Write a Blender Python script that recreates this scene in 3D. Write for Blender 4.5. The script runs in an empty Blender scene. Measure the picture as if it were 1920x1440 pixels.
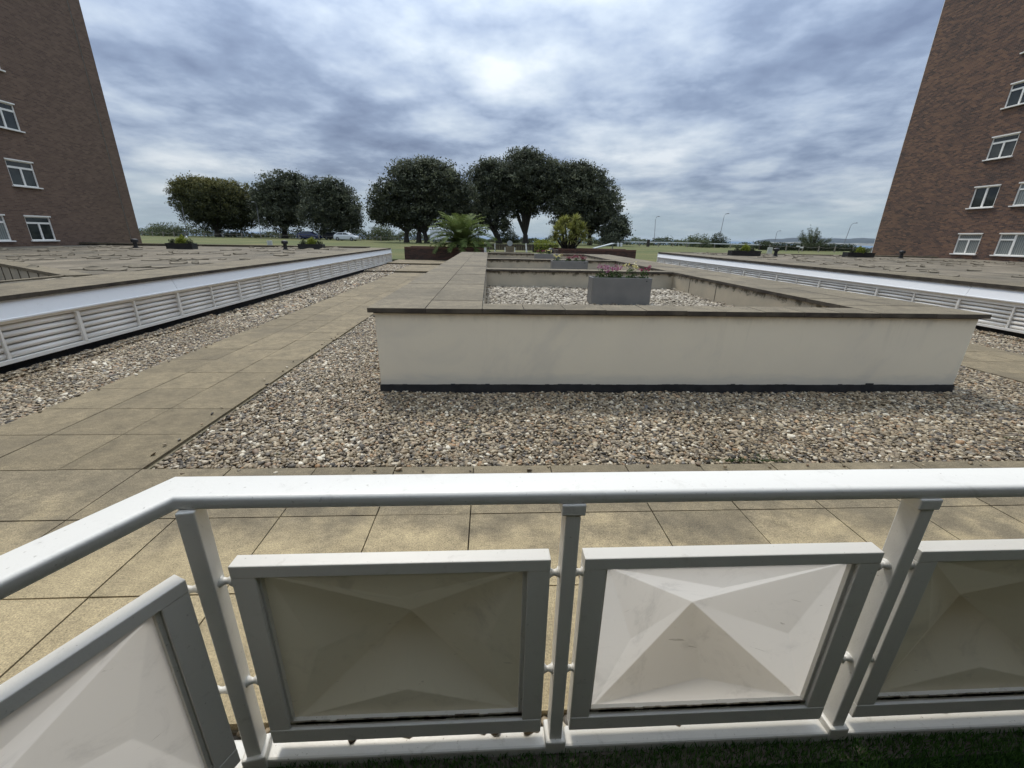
import bpy, math, random
import numpy as np
from mathutils import Vector, Matrix
R = math.radians
sc = bpy.context.scene
rng = np.random.default_rng(7)
random.seed(7)

# ------------------------------------------------------------ camera
PITCH, ROLL, YAW, FPX = 0.339228945, 0.0203232535, 0.0580028935, 784.62417
cy, sy, cp, sp = math.cos(YAW), math.sin(YAW), math.cos(PITCH), math.sin(PITCH)
fwd = Vector((sy*cp, cy*cp, -sp)); r0 = Vector((cy, -sy, 0)); u0 = r0.cross(fwd)
cr, sr = math.cos(ROLL), math.sin(ROLL)
rv = cr*r0 + sr*u0; uv_ = -sr*r0 + cr*u0
cam = bpy.data.cameras.new('camera'); co = bpy.data.objects.new('camera', cam); sc.collection.objects.link(co)
M3 = Matrix((rv, uv_, -fwd)).transposed()
co.matrix_world = Matrix.Translation((0, 0, 1.70)) @ M3.to_4x4()
cam.sensor_fit = 'HORIZONTAL'; cam.sensor_width = 36; cam.lens = FPX/1920*36
cam.clip_start = .05; cam.clip_end = 60000
sc.camera = co

# ------------------------------------------------------------ world, sun, exposure
SUN_AZ, SUN_EL = R(-20), R(55)           # azimuth measured from +Y towards +X
world = bpy.data.worlds.new('World'); sc.world = world; world.use_nodes = True
HALO = 1.0
def build_world():
    nt = world.node_tree; N = nt.nodes; L = nt.links; N.clear()
    out = N.new('ShaderNodeOutputWorld'); bg = N.new('ShaderNodeBackground'); bg.inputs[1].default_value = .094
    sky = N.new('ShaderNodeTexSky'); sky.sky_type = 'NISHITA'; sky.sun_disc = False
    sky.sun_elevation = SUN_EL; sky.sun_rotation = SUN_AZ; sky.dust_density = 1.5
    tc = N.new('ShaderNodeTexCoord'); sep = N.new('ShaderNodeSeparateXYZ'); L.new(tc.outputs['Generated'], sep.inputs[0])
    def m(op, a, b=None, c=None, cl=False):
        n = N.new('ShaderNodeMath'); n.operation = op; n.use_clamp = cl
        for i, v in enumerate((a, b, c)):
            if v is None: continue
            if isinstance(v, (int, float)): n.inputs[i].default_value = v
            else: L.new(v, n.inputs[i])
        return n.outputs[0]
    z = sep.outputs[2]
    zc = m('ADD', m('MAXIMUM', z, 0.0), .15)
    cx = N.new('ShaderNodeCombineXYZ'); L.new(m('DIVIDE', sep.outputs[0], zc), cx.inputs[0]); L.new(m('DIVIDE', sep.outputs[1], zc), cx.inputs[1])
    def noise(scale, det, rough, dist, off):
        mp = N.new('ShaderNodeMapping'); mp.inputs[1].default_value = off; mp.inputs['Scale'].default_value = (1, .95, 1)
        mp.inputs['Rotation'].default_value = (0, 0, R(12))
        L.new(cx.outputs[0], mp.inputs[0])
        n = N.new('ShaderNodeTexNoise'); n.inputs['Scale'].default_value = scale; n.inputs['Detail'].default_value = det
        n.inputs['Roughness'].default_value = rough; n.inputs['Distortion'].default_value = dist
        L.new(mp.outputs[0], n.inputs['Vector']); return n.outputs['Fac']
    n1 = noise(.62, 2, .5, .0, (5.3, 2.2, 0)); n2 = noise(1.55, 8, .56, .0, (9.2, 4.4, 2)); n3 = noise(3.6, 6, .6, .0, (1.2, 8.4, 5)); n4 = noise(1.15, 5, .5, .0, (7.7, 3.1, 8))
    v = m('ADD', m('ADD', m('MULTIPLY', n1, .42), m('MULTIPLY', n2, .32)), m('ADD', m('MULTIPLY', n3, .19), m('MULTIPLY', m('ABSOLUTE', m('SUBTRACT', n4, .5)), .55)))
    def lobe(az, el, k, amp):
        d = Vector((math.sin(R(az))*math.cos(R(el)), math.cos(R(az))*math.cos(R(el)), math.sin(R(el))))
        dt = N.new('ShaderNodeVectorMath'); dt.operation = 'DOT_PRODUCT'; L.new(tc.outputs['Generated'], dt.inputs[0]); dt.inputs[1].default_value = d
        return m('MULTIPLY', m('POWER', m('MAXIMUM', dt.outputs['Value'], 0.0), k), amp)
    v = m('ADD', m('ADD', v, .012), lobe(12, 14, 60, .012))         # thin cloud below the sun
    v = m('ADD', v, lobe(-20, 58, 7, .07))           # the veiled sun itself, above the frame
    cr_ = N.new('ShaderNodeValToRGB'); e = cr_.color_ramp.elements
    stops = [(.38, (.15, .195, .295)), (.445, (.22, .28, .395)), (.50, (.33, .40, .52)), (.56, (.46, .53, .62)), (.64, (.66, .71, .76))]
    e[0].position, e[0].color = stops[0][0], (*stops[0][1], 1); e[1].position, e[1].color = stops[-1][0], (*stops[-1][1], 1)
    for p, c in stops[1:-1]:
        q = e.new(p); q.color = (*c, 1)
    L.new(v, cr_.inputs[0])
    # paler, bluer air low over the horizon
    mr = N.new('ShaderNodeMapRange'); mr.interpolation_type = 'SMOOTHSTEP'; L.new(m('ADD', z, m('MULTIPLY', m('SUBTRACT', n2, .5), .12)), mr.inputs[0])
    mr.inputs[1].default_value = .0; mr.inputs[2].default_value = .12; mr.inputs[3].default_value = .8; mr.inputs[4].default_value = 0
    mx = N.new('ShaderNodeMix'); mx.data_type = 'RGBA'; L.new(mr.outputs[0], mx.inputs[0]); L.new(cr_.outputs[0], mx.inputs[6]); mx.inputs[7].default_value = (.46, .58, .66, 1)
    # broad bright veil round the hidden sun (well above the frame)
    halo = m('ADD', 1.0, m('MULTIPLY', m('POWER', m('DIVIDE', lobe(-20, 55, 1, 1.0), 1.0), 14.0), HALO))
    sc10 = N.new('ShaderNodeVectorMath'); sc10.operation = 'SCALE'; # overcast luminance: about three times brighter at the zenith than at the horizon
    cie = m('DIVIDE', m('ADD', 1.0, m('MULTIPLY', m('MAXIMUM', z, 0.0), 2.6)), 1.55)
    L.new(m('MULTIPLY', m('MULTIPLY', halo, cie), 10.0), sc10.inputs['Scale']); L.new(mx.outputs[2], sc10.inputs[0])
    fm = N.new('ShaderNodeMix'); fm.data_type = 'RGBA'; fm.inputs[0].default_value = .94; L.new(sky.outputs[0], fm.inputs[6]); L.new(sc10.outputs[0], fm.inputs[7])
    L.new(fm.outputs[2], bg.inputs[0]); L.new(bg.outputs[0], out.inputs[0])
build_world()
sun = bpy.data.lights.new('sun', 'SUN'); sun.energy = 1.45; sun.angle = R(11); sun.color = (1, .92, .80)
so = bpy.data.objects.new('sun', sun); sc.collection.objects.link(so)
sdir = Vector((math.sin(SUN_AZ)*math.cos(SUN_EL), math.cos(SUN_AZ)*math.cos(SUN_EL), math.sin(SUN_EL)))
so.rotation_euler = sdir.to_track_quat('Z', 'Y').to_euler(); so.location = (0, 0, 60)
sc.view_settings.view_transform = 'Standard'; sc.view_settings.look = 'None'
sc.view_settings.exposure = 0.45; sc.view_settings.gamma = 1; sc.view_settings.use_curve_mapping = False

# ------------------------------------------------------------ helpers
def newmat(name):
    m = bpy.data.materials.new(name); m.use_nodes = True
    return m, m.node_tree, m.node_tree.nodes['Principled BSDF']
def ramp(nt, fac, stops):
    n = nt.nodes.new('ShaderNodeValToRGB'); e = n.color_ramp.elements
    e[0].position, e[0].color = stops[0][0], (*stops[0][1], 1); e[1].position, e[1].color = stops[-1][0], (*stops[-1][1], 1)
    for p, c in stops[1:-1]: e.new(p).color = (*c, 1)
    nt.links.new(fac, n.inputs[0]); return n.outputs[0]
def noise(nt, scale, det=5, rough=.55, dist=0, vec=None, sc3=None, off=(0, 0, 0)):
    if vec is None:
        g = nt.nodes.new('ShaderNodeNewGeometry'); vec = g.outputs['Position']
    if sc3 or any(off):
        mp = nt.nodes.new('ShaderNodeMapping'); mp.inputs['Scale'].default_value = sc3 or (1, 1, 1); mp.inputs[1].default_value = off
        nt.links.new(vec, mp.inputs[0]); vec = mp.outputs[0]
    n = nt.nodes.new('ShaderNodeTexNoise'); n.inputs['Scale'].default_value = scale; n.inputs['Detail'].default_value = det
    n.inputs['Roughness'].default_value = rough; n.inputs['Distortion'].default_value = dist; nt.links.new(vec, n.inputs['Vector'])
    return n.outputs['Fac']
def mixc(nt, fac, a, b, mode='MIX'):
    n = nt.nodes.new('ShaderNodeMix'); n.data_type = 'RGBA'; n.blend_type = mode
    for i, v in ((0, fac), (6, a), (7, b)):
        if isinstance(v, (int, float)): n.inputs[i].default_value = v
        elif isinstance(v, tuple): n.inputs[i].default_value = (*v, 1)
        else: nt.links.new(v, n.inputs[i])
    return n.outputs[2]
def mth(nt, op, a, b=None, cl=False):
    n = nt.nodes.new('ShaderNodeMath'); n.operation = op; n.use_clamp = cl
    for i, v in enumerate((a, b)):
        if v is None: continue
        if isinstance(v, (int, float)): n.inputs[i].default_value = v
        else: nt.links.new(v, n.inputs[i])
    return n.outputs[0]
def mrange(nt, v, a, b, c=0., d=1.):
    n = nt.nodes.new('ShaderNodeMapRange'); n.interpolation_type = 'SMOOTHSTEP'; nt.links.new(v, n.inputs[0])
    for i, x in enumerate((a, b, c, d)): n.inputs[i+1].default_value = x
    return n.outputs[0]
def bump(nt, bs, h, strength, dist=.01):
    n = nt.nodes.new('ShaderNodeBump'); n.inputs['Strength'].default_value = strength; n.inputs['Distance'].default_value = dist
    nt.links.new(h, n.inputs['Height']); nt.links.new(n.outputs[0], bs.inputs['Normal'])
def rnd(nt):
    return nt.nodes.new('ShaderNodeObjectInfo').outputs['Random']
def simple(name, c0, c1=None, scale=3., rough=.6, bmp=.15, bscale=60., det=5, var=.0, metallic=0, dist=.004):
    m, nt, bs = newmat(name)
    c1 = c1 or tuple(x*.8 for x in c0)
    col = ramp(nt, noise(nt, scale, det), [(.35, c0), (.65, c1)])
    if var:
        k = mrange(nt, rnd(nt), 0, 1, 1-var, 1+var)
        cb = nt.nodes.new('ShaderNodeVectorMath'); cb.operation = 'SCALE'; nt.links.new(col, cb.inputs[0]); nt.links.new(k, cb.inputs['Scale']); col = cb.outputs[0]
    nt.links.new(col, bs.inputs['Base Color']); bs.inputs['Roughness'].default_value = rough; bs.inputs['Metallic'].default_value = metallic
    if bmp: bump(nt, bs, noise(nt, bscale, 4), bmp, dist)
    return m
MATS = {}

class MB:
    def __init__(s): s.v = []; s.f = []
    def box(s, x0, x1, y0, y1, z0, z1, mat=None):
        n = len(s.v); c = [(x, y, z) for z in (z0, z1) for y in (y0, y1) for x in (x0, x1)]
        if mat is not None: c = [tuple(mat @ Vector(p)) for p in c]
        s.v += c
        s.f += [tuple(n+i for i in q) for q in ((0, 2, 3, 1), (4, 5, 7, 6), (0, 1, 5, 4), (2, 6, 7, 3), (0, 4, 6, 2), (1, 3, 7, 5))]
        return s
    def prism(s, prof, y0, y1, fn=None):
        """profile [(a, b)] extruded along second axis: point = fn(a, t, b)"""
        fn = fn or (lambda a, t, b: (a, t, b)); n = len(s.v); k = len(prof)
        s.v += [fn(a, y0, b) for a, b in prof] + [fn(a, y1, b) for a, b in prof]
        s.f += [tuple(range(n, n+k))[::-1], tuple(range(n+k, n+2*k))]
        s.f += [(n+i, n+(i+1) % k, n+k+(i+1) % k, n+k+i) for i in range(k)]
        return s
    def tube(s, pts, rad, k=7, cap=True):
        pts = [Vector(p) for p in pts]; n0 = len(s.v)
        if isinstance(rad, (int, float)): rad = [rad]*len(pts)
        for i, p in enumerate(pts):
            d = (pts[min(i+1, len(pts)-1)] - pts[max(i-1, 0)])
            d = d.normalized() if d.length > 1e-9 else Vector((0, 0, 1))
            a = d.cross(Vector((0, 0, 1)) if abs(d.z) < .95 else Vector((1, 0, 0))).normalized(); b = d.cross(a)
            for j in range(k):
                t = 2*math.pi*j/k; s.v.append(tuple(p + (a*math.cos(t)+b*math.sin(t))*rad[i]))
        for i in range(len(pts)-1):
            for j in range(k):
                a0 = n0+i*k+j; a1 = n0+i*k+(j+1) % k; s.f.append((a0, a1, a1+k, a0+k))
        if cap: s.f.append(tuple(range(n0, n0+k))[::-1]); s.f.append(tuple(range(len(s.v)-k, len(s.v))))
        return s
    def lathe(s, c, prof, k=16):
        n0 = len(s.v)
        for r_, z in prof:
            for j in range(k):
                t = 2*math.pi*j/k; s.v.append((c[0]+r_*math.cos(t), c[1]+r_*math.sin(t), c[2]+z))
        for i in range(len(prof)-1):
            for j in range(k):
                a0 = n0+i*k+j; a1 = n0+i*k+(j+1) % k; s.f.append((a0, a1, a1+k, a0+k))
        s.f.append(tuple(range(n0, n0+k))[::-1]); s.f.append(tuple(range(len(s.v)-k, len(s.v))))
        return s
    def quad(s, a, b, c, d): n = len(s.v); s.v += [a, b, c, d]; s.f.append((n, n+1, n+2, n+3)); return s
    def mesh(s, name):
        me = bpy.data.meshes.new(name); me.from_pydata([tuple(p) for p in s.v], [], s.f); me.update(); return me
def put(name, data, mat=None, parent=None, loc=None, smooth=False, bevel=0, seg=2, **props):
    me = data.mesh(name) if isinstance(data, MB) else data
    if mat is not None and not me.materials: me.materials.append(mat)
    o = bpy.data.objects.new(name, me); sc.collection.objects.link(o)
    if loc: o.location = loc
    if parent: o.parent = parent
    if smooth:
        for p in me.polygons: p.use_smooth = True
    if bevel:
        b = o.modifiers.new('bevel', 'BEVEL'); b.width = bevel; b.segments = seg; b.limit_method = 'ANGLE'; b.angle_limit = R(35)
    for k, v in props.items(): o[k] = v
    return o
def thing(name, label, category, loc=(0, 0, 0), rz=0, group=None):
    o = bpy.data.objects.new(name, None); sc.collection.objects.link(o); o.location = loc; o.rotation_euler = (0, 0, rz)
    o.empty_display_size = .2; o['label'] = label; o['category'] = category
    if group: o['group'] = group
    return o
def qmesh(name, V, F, tint=None):
    """fast mesh from arrays; V (n,3), F (m,4) or (m,3)"""
    me = bpy.data.meshes.new(name); n, k = F.shape
    me.vertices.add(len(V)); me.vertices.foreach_set('co', V.astype(np.float32).ravel())
    me.loops.add(n*k); me.loops.foreach_set('vertex_index', F.astype(np.int32).ravel())
    me.polygons.add(n); me.polygons.foreach_set('loop_start', np.arange(0, n*k, k, dtype=np.int32))
    me.polygons.foreach_set('loop_total', np.full(n, k, dtype=np.int32))
    me.update(calc_edges=True)
    if tint is not None:
        a = me.attributes.new('tint', 'FLOAT', 'FACE'); a.data.foreach_set('value', tint.astype(np.float32))
    return me
def leaves(C, size, aspect=.5, up=.3, tint=None, name='leaf', curl=0):
    """leaf quads (rhombi) round the centres C"""
    n = len(C); size = np.broadcast_to(np.asarray(size, float), (n,))
    nrm = rng.normal(size=(n, 3)); nrm[:, 2] += up*2; nrm /= np.linalg.norm(nrm, axis=1)[:, None]
    a = rng.normal(size=(n, 3)); a = np.cross(nrm, a); a /= np.linalg.norm(a, axis=1)[:, None]; b = np.cross(nrm, a)
    s = size[:, None]
    V = np.stack([C-a*s*.5, C-b*s*.5*aspect+nrm*s*.08, C+a*s*.5, C+b*s*.5*aspect+nrm*s*.08], 1).reshape(-1, 3)
    F = np.arange(4*n).reshape(-1, 4)
    return V, F, (rng.random(n) if tint is None else tint)

def G(x, y):                                # level of the lawn
    t = min(max((y-34)/45, 0), 1); t = t*t*(3-2*t)
    z = .16 + .22*t - .008*max(0, x-38) - .0015*max(0, -x-30)
    if y > 118: z -= (y-118)*.5
    return z

# ------------------------------------------------------------ materials
def m_slab(name, tone=(.192, .156, .098), dark=(.12, .102, .069), pale_near=False, light=(.40, .32, .185)):
    m, nt, bs = newmat(name)
    f = noise(nt, 130, 4, .85); big = noise(nt, 1.1, 5, .6, .4); mid = mth(nt, 'ADD', mth(nt, 'MULTIPLY', noise(nt, 5.5, 6, .7, .3), .6), mth(nt, 'MULTIPLY', noise(nt, 26, 4, .7, .2, sc3=(.6, 1.3, 1)), .4))
    base = ramp(nt, mid, [(.36, tuple(.68*c for c in tone)), (.5, tone), (.64, tuple(1.35*c for c in tone))])
    base = mixc(nt, mth(nt, 'MULTIPLY', mrange(nt, big, .45, .68), .55), base, dark)
    if pale_near:   # paving nearest the balcony is paler and sandier, with a ragged edge
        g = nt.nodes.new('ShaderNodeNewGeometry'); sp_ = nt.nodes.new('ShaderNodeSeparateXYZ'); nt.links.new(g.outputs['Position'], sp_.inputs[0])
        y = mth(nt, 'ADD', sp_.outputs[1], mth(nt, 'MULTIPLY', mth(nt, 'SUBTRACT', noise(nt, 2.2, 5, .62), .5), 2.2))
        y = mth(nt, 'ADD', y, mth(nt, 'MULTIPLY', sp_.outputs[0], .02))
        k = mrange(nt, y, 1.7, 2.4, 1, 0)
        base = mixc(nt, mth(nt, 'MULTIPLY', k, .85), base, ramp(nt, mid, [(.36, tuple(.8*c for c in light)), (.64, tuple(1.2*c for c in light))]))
    sp1 = ramp(nt, f, [(.36, (.35, .34, .32)), (.5, (1, 1, 1)), (.64, (1.6, 1.57, 1.5))])
    base = mixc(nt, .75, base, sp1, 'MULTIPLY')
    k = mrange(nt, rnd(nt), 0, 1, .88, 1.1)
    v = nt.nodes.new('ShaderNodeVectorMath'); v.operation = 'SCALE'; nt.links.new(base, v.inputs[0]); nt.links.new(k, v.inputs['Scale'])
    nt.links.new(v.outputs[0], bs.inputs['Base Color']); bs.inputs['Roughness'].default_value = .88
    bump(nt, bs, mth(nt, 'ADD', f, mth(nt, 'MULTIPLY', mid, 1.5)), .35, .004)
    return m
MATS['slab'] = m_slab('paving slab', pale_near=True)
MATS['slab_path'] = m_slab('path slab', tone=(.200, .160, .096), dark=(.135, .110, .070))
MATS['coping'] = m_slab('coping slab', tone=(.178, .148, .098), dark=(.102, .086, .060))
MATS['slab_edge'] = simple('mossy joint', (.075, .06, .04), (.12, .10, .065), 6, .95)
MATS['joint_sand'] = simple('sandy joint', (.09, .075, .045), (.17, .145, .09), 2.5, .95)
MATS['coping_under'] = simple('coping edge', (.035, .028, .022), (.09, .075, .055), 4, .95, .4, 40)
def m_render():
    m, nt, bs = newmat('cream render')
    a = noise(nt, 1.3, 4, .5, .3); g = nt.nodes.new('ShaderNodeNewGeometry'); s = nt.nodes.new('ShaderNodeSeparateXYZ'); nt.links.new(g.outputs['Position'], s.inputs[0])
    col = ramp(nt, a, [(.35, (.80, .73, .575)), (.65, (.765, .70, .56))])
    # water staining near the foot and grime under the coping
    low = mrange(nt, mth(nt, 'ADD', s.outputs[2], mth(nt, 'MULTIPLY', mth(nt, 'SUBTRACT', noise(nt, 3, 5, .6, .8, sc3=(1, 1, 4)), .5), .16)), .09, .24, 1, 0)
    col = mixc(nt, mth(nt, 'MULTIPLY', low, .42), col, (.40, .41, .40))
    top = mrange(nt, mth(nt, 'ADD', s.outputs[2], mth(nt, 'MULTIPLY', mth(nt, 'SUBTRACT', noise(nt, 6, 5, .7, .2, sc3=(1, 1, .35)), .5), .22)), .80, .92, 0, 1)
    col = mixc(nt, mth(nt, 'MULTIPLY', top, .4), col, (.33, .30, .24))
    runs = mrange(nt, noise(nt, 5, 5, .65, .2, sc3=(1.6, 1, .12)), .56, .72)
    fade = mrange(nt, s.outputs[2], .35, .9, 0, 1)
    col = mixc(nt, mth(nt, 'MULTIPLY', mth(nt, 'MULTIPLY', runs, fade), .2), col, (.40, .37, .30))
    pat = mrange(nt, noise(nt, .9, 5, .6, .6, off=(3, 1, 7)), .5, .62)
    col = mixc(nt, mth(nt, 'MULTIPLY', pat, .22), col, (.50, .48, .43))
    nt.links.new(col, bs.inputs['Base Color']); bs.inputs['Roughness'].default_value = .82
    bump(nt, bs, mth(nt, 'ADD', noise(nt, 4, 4), mth(nt, 'MULTIPLY', noise(nt, 150, 3), .25)), .35, .012)
    return m
MATS['render'] = m_render()
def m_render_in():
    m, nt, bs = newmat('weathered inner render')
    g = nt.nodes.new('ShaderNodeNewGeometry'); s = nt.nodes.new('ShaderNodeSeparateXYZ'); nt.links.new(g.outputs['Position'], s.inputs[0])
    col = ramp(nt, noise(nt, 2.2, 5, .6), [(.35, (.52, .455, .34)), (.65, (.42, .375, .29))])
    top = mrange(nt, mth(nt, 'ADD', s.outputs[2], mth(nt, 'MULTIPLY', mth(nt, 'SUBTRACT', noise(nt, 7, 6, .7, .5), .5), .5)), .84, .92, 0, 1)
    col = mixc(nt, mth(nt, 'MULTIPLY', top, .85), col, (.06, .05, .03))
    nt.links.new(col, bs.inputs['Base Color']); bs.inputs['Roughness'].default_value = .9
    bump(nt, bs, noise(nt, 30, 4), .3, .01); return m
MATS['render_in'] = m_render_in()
MATS['dpc'] = simple('black bitumen plinth', (.012, .013, .015), (.028, .028, .03), 5, .7, .5, 30)
def m_white(name, c=(.80, .80, .78), grime=.25, rough=.38, bmp=.25):
    m, nt, bs = newmat(name)
    col = mixc(nt, mth(nt, 'MULTIPLY', mrange(nt, noise(nt, 14, 6, .7, .5), .55, .78), grime), c, (.42, .40, .34))
    col = mixc(nt, mth(nt, 'MULTIPLY', mrange(nt, noise(nt, 70, 3, .6), .66, .74), grime*1.2), col, (.30, .27, .22))
    nt.links.new(col, bs.inputs['Base Color']); bs.inputs['Roughness'].default_value = rough
    bump(nt, bs, mth(nt, 'ADD', noise(nt, 22, 3), mth(nt, 'MULTIPLY', noise(nt, 160, 3), .3)), bmp, .004)
    return m
MATS['white'] = m_white('white gloss paint', (.73, .71, .655), .4)
MATS['white_dirty'] = m_white('grimy white paint', (.66, .64, .58), 1.0)
MATS['louvre'] = m_white('cream louvre paint', (.86, .83, .765), .2, .45, .1)
MATS['fascia'] = m_white('pale grey fascia', (.82, .83, .83), .15, .6, .06)
def m_brick(name, cols, mortar=(.16, .14, .125), blot=.5):
    m, nt, bs = newmat(name)
    g = nt.nodes.new('ShaderNodeNewGeometry'); s = nt.nodes.new('ShaderNodeSeparateXYZ'); nt.links.new(g.outputs['Position'], s.inputs[0])
    c = nt.nodes.new('ShaderNodeCombineXYZ'); nt.links.new(mth(nt, 'ADD', s.outputs[0], s.outputs[1]), c.inputs[0]); nt.links.new(s.outputs[2], c.inputs[1])
    b = nt.nodes.new('ShaderNodeTexBrick'); nt.links.new(c.outputs[0], b.inputs['Vector'])
    for k, v in (('Scale', 1), ('Mortar Size', .007), ('Mortar Smooth', .3), ('Bias', 0), ('Brick Width', .225), ('Row Height', .075)): b.inputs[k].default_value = v
    b.inputs['Color1'].default_value = (0, 0, 0, 1); b.inputs['Color2'].default_value = (1, 1, 1, 1); b.inputs['Mortar'].default_value = (.5, .5, .5, 1)
    per = ramp(nt, b.outputs['Color'], [(0, cols[0]), (.45, cols[1]), (.8, cols[2]), (1, cols[3])])
    bl = mixc(nt, mth(nt, 'MULTIPLY', mrange(nt, noise(nt, 1.0, 7, .78, .5, sc3=(1, 1, 3.0)), .47, .60), blot), per, cols[3])
    bl = mixc(nt, mth(nt, 'MULTIPLY', mrange(nt, noise(nt, .35, 4, .6, off=(4, 2, 9)), .5, .7), .35), bl, cols[0])
    col = mixc(nt, b.outputs['Fac'], bl, mortar)
    nt.links.new(col, bs.inputs['Base Color']); bs.inputs['Roughness'].default_value = .9
    bump(nt, bs, mth(nt, 'SUBTRACT', noise(nt, 60, 3), mth(nt, 'MULTIPLY', b.outputs['Fac'], 2)), .5, .006)
    return m
MATS['brickL'] = m_brick('brown brick', [(.108, .064, .044), (.142, .087, .060), (.168, .104, .071), (.198, .124, .083)], (.165, .135, .112), .35)
MATS['brickR'] = m_brick('mottled red brown brick', [(.048, .032, .027), (.106, .060, .043), (.150, .080, .050), (.22, .117, .066)], (.15, .125, .11), .62)
MATS['brickB'] = m_brick('dark planter brick', [(.035, .022, .018), (.06, .032, .024), (.085, .042, .03), (.11, .05, .034)], (.07, .06, .05), .3)
MATS['brickcap'] = simple('brick on edge capping', (.15, .075, .05), (.10, .055, .042), 9, .9)
def m_glass():
    m, nt, bs = newmat('window glass')
    bs.inputs['Base Color'].default_value = (.02, .025, .025, 1); bs.inputs['Roughness'].default_value = .05; bs.inputs['IOR'].default_value = 1.5
    col = ramp(nt, noise(nt, 1.7, 2), [(.4, (.018, .022, .022)), (.6, (.04, .045, .042))]); nt.links.new(col, bs.inputs['Base Color'])
    return m
MATS['glass'] = m_glass()
def m_curtain():
    m, nt, bs = newmat('net curtain behind glass')
    w = nt.nodes.new('ShaderNodeTexWave'); w.bands_direction = 'Y'; w.inputs['Scale'].default_value = 3.2; w.inputs['Distortion'].default_value = 1.5
    g = nt.nodes.new('ShaderNodeNewGeometry'); nt.links.new(g.outputs['Position'], w.inputs['Vector'])
    nt.links.new(ramp(nt, w.outputs['Fac'], [(0, (.15, .16, .15)), (1, (.27, .28, .265))]), bs.inputs['Base Color']); bs.inputs['Roughness'].default_value = .12
    return m
MATS['curtain'] = m_curtain()
def m_foliage(name, dark, mid, light, trans=.25):
    m, nt, bs = newmat(name); nt.nodes.remove(bs); out = nt.nodes['Material Output']
    at = nt.nodes.new('ShaderNodeAttribute'); at.attribute_name = 'tint'
    col = ramp(nt, at.outputs['Fac'], [(0, dark), (.55, mid), (1, light)])
    d = nt.nodes.new('ShaderNodeBsdfPrincipled'); nt.links.new(col, d.inputs['Base Color']); d.inputs['Roughness'].default_value = .75; d.inputs['Specular IOR Level'].default_value = .25
    t = nt.nodes.new('ShaderNodeBsdfTranslucent'); nt.links.new(col, t.inputs[0])
    x = nt.nodes.new('ShaderNodeMixShader'); x.inputs[0].default_value = trans
    nt.links.new(d.outputs[0], x.inputs[1]); nt.links.new(t.outputs[0], x.inputs[2]); nt.links.new(x.outputs[0], out.inputs[0])
    return m
MATS['oak'] = m_foliage('holm oak leaves', (.038, .046, .030), (.090, .100, .062), (.20, .21, .13), .15)
MATS['oak_gold'] = m_foliage('holm oak leaves tipped gold', (.036, .043, .022), (.085, .088, .034), (.20, .18, .055), .15)
MATS['scrub'] = m_foliage('scrub leaves', (.05, .065, .034), (.10, .12, .058), (.19, .20, .10))
MATS['hedge'] = m_foliage('dark hedge leaves', (.025, .035, .016), (.045, .058, .026), (.08, .09, .04))
MATS['lime'] = m_foliage('yellow green leaves', (.10, .13, .02), (.22, .26, .035), (.42, .43, .07))
MATS['palm'] = m_foliage('palm leaflets', (.06, .095, .025), (.12, .165, .045), (.24, .26, .10), .3)
MATS['cordy'] = m_foliage('cordyline leaves', (.15, .17, .04), (.30, .31, .085), (.50, .47, .18), .3)
MATS['leafg'] = m_foliage('bedding leaves', (.03, .06, .02), (.06, .10, .03), (.11, .16, .05))
MATS['pink'] = m_foliage('pink petals', (.26, .06, .13), (.42, .17, .27), (.62, .42, .50))
MATS['darkpink'] = m_foliage('crimson petals', (.16, .025, .05), (.27, .05, .10), (.40, .12, .18))
MATS['yellow'] = m_foliage('cream yellow petals', (.6, .5, .12), (.75, .68, .3), (.85, .82, .6))
MATS['bark'] = simple('bark', (.035, .03, .025), (.055, .047, .038), 4, .95, .6, 15)
MATS['grey_trough'] = simple('grey fibre trough', (.185, .18, .168), (.155, .152, .143), 3, .55, .2, 60)
MATS['black'] = simple('black plastic', (.012, .012, .013), (.02, .02, .02), 5, .5)
MATS['soil'] = simple('potting soil', (.03, .022, .015), (.05, .038, .026), 20, .95, .6, 60)
MATS['steel'] = simple('galvanised steel', (.30, .31, .32), (.24, .25, .26), 4, .45, .1, 60, metallic=.6)
MATS['lamp'] = simple('grey lamp column paint', (.09, .095, .10), (.07, .075, .075), 3, .7)
MATS['wood'] = simple('weathered timber', (.24, .22, .185), (.17, .15, .125), 5, .9)
MATS['paint_w'] = simple('plain white paint', (.78, .78, .76), (.70, .70, .68), 3, .5)
MATS['grey_sheet'] = simple('pale grey sheet', (.36, .39, .40), (.31, .34, .35), 2, .5)
MATS['dark_fence'] = simple('dark brown boards', (.055, .042, .035), (.08, .062, .05), 6, .9)
MATS['pathgrey'] = simple('asphalt path', (.13, .125, .115), (.10, .098, .09), 2, .9)
def m_lawn():
    m, nt, bs = newmat('mown lawn')
    a = noise(nt, .16, 5, .6); b = noise(nt, 1.6, 5, .65, sc3=(.5, 1.6, 1))
    col = ramp(nt, a, [(.35, (.062, .080, .016)), (.5, (.09, .098, .022)), (.66, (.135, .122, .036))])
    col = mixc(nt, .6, col, ramp(nt, b, [(.3, (.75, .8, .7)), (.7, (1.2, 1.15, 1.1))]), 'MULTIPLY')
    nt.links.new(col, bs.inputs['Base Color']); bs.inputs['Roughness'].default_value = .95
    bump(nt, bs, noise(nt, 12, 5, .7), .6, .05); return m
MATS['lawn'] = m_lawn()
MATS['gravel_bed'] = simple('gravel bed', (.075, .062, .048), (.13, .11, .085), 60, .95, .8, 60, dist=.01)
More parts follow.
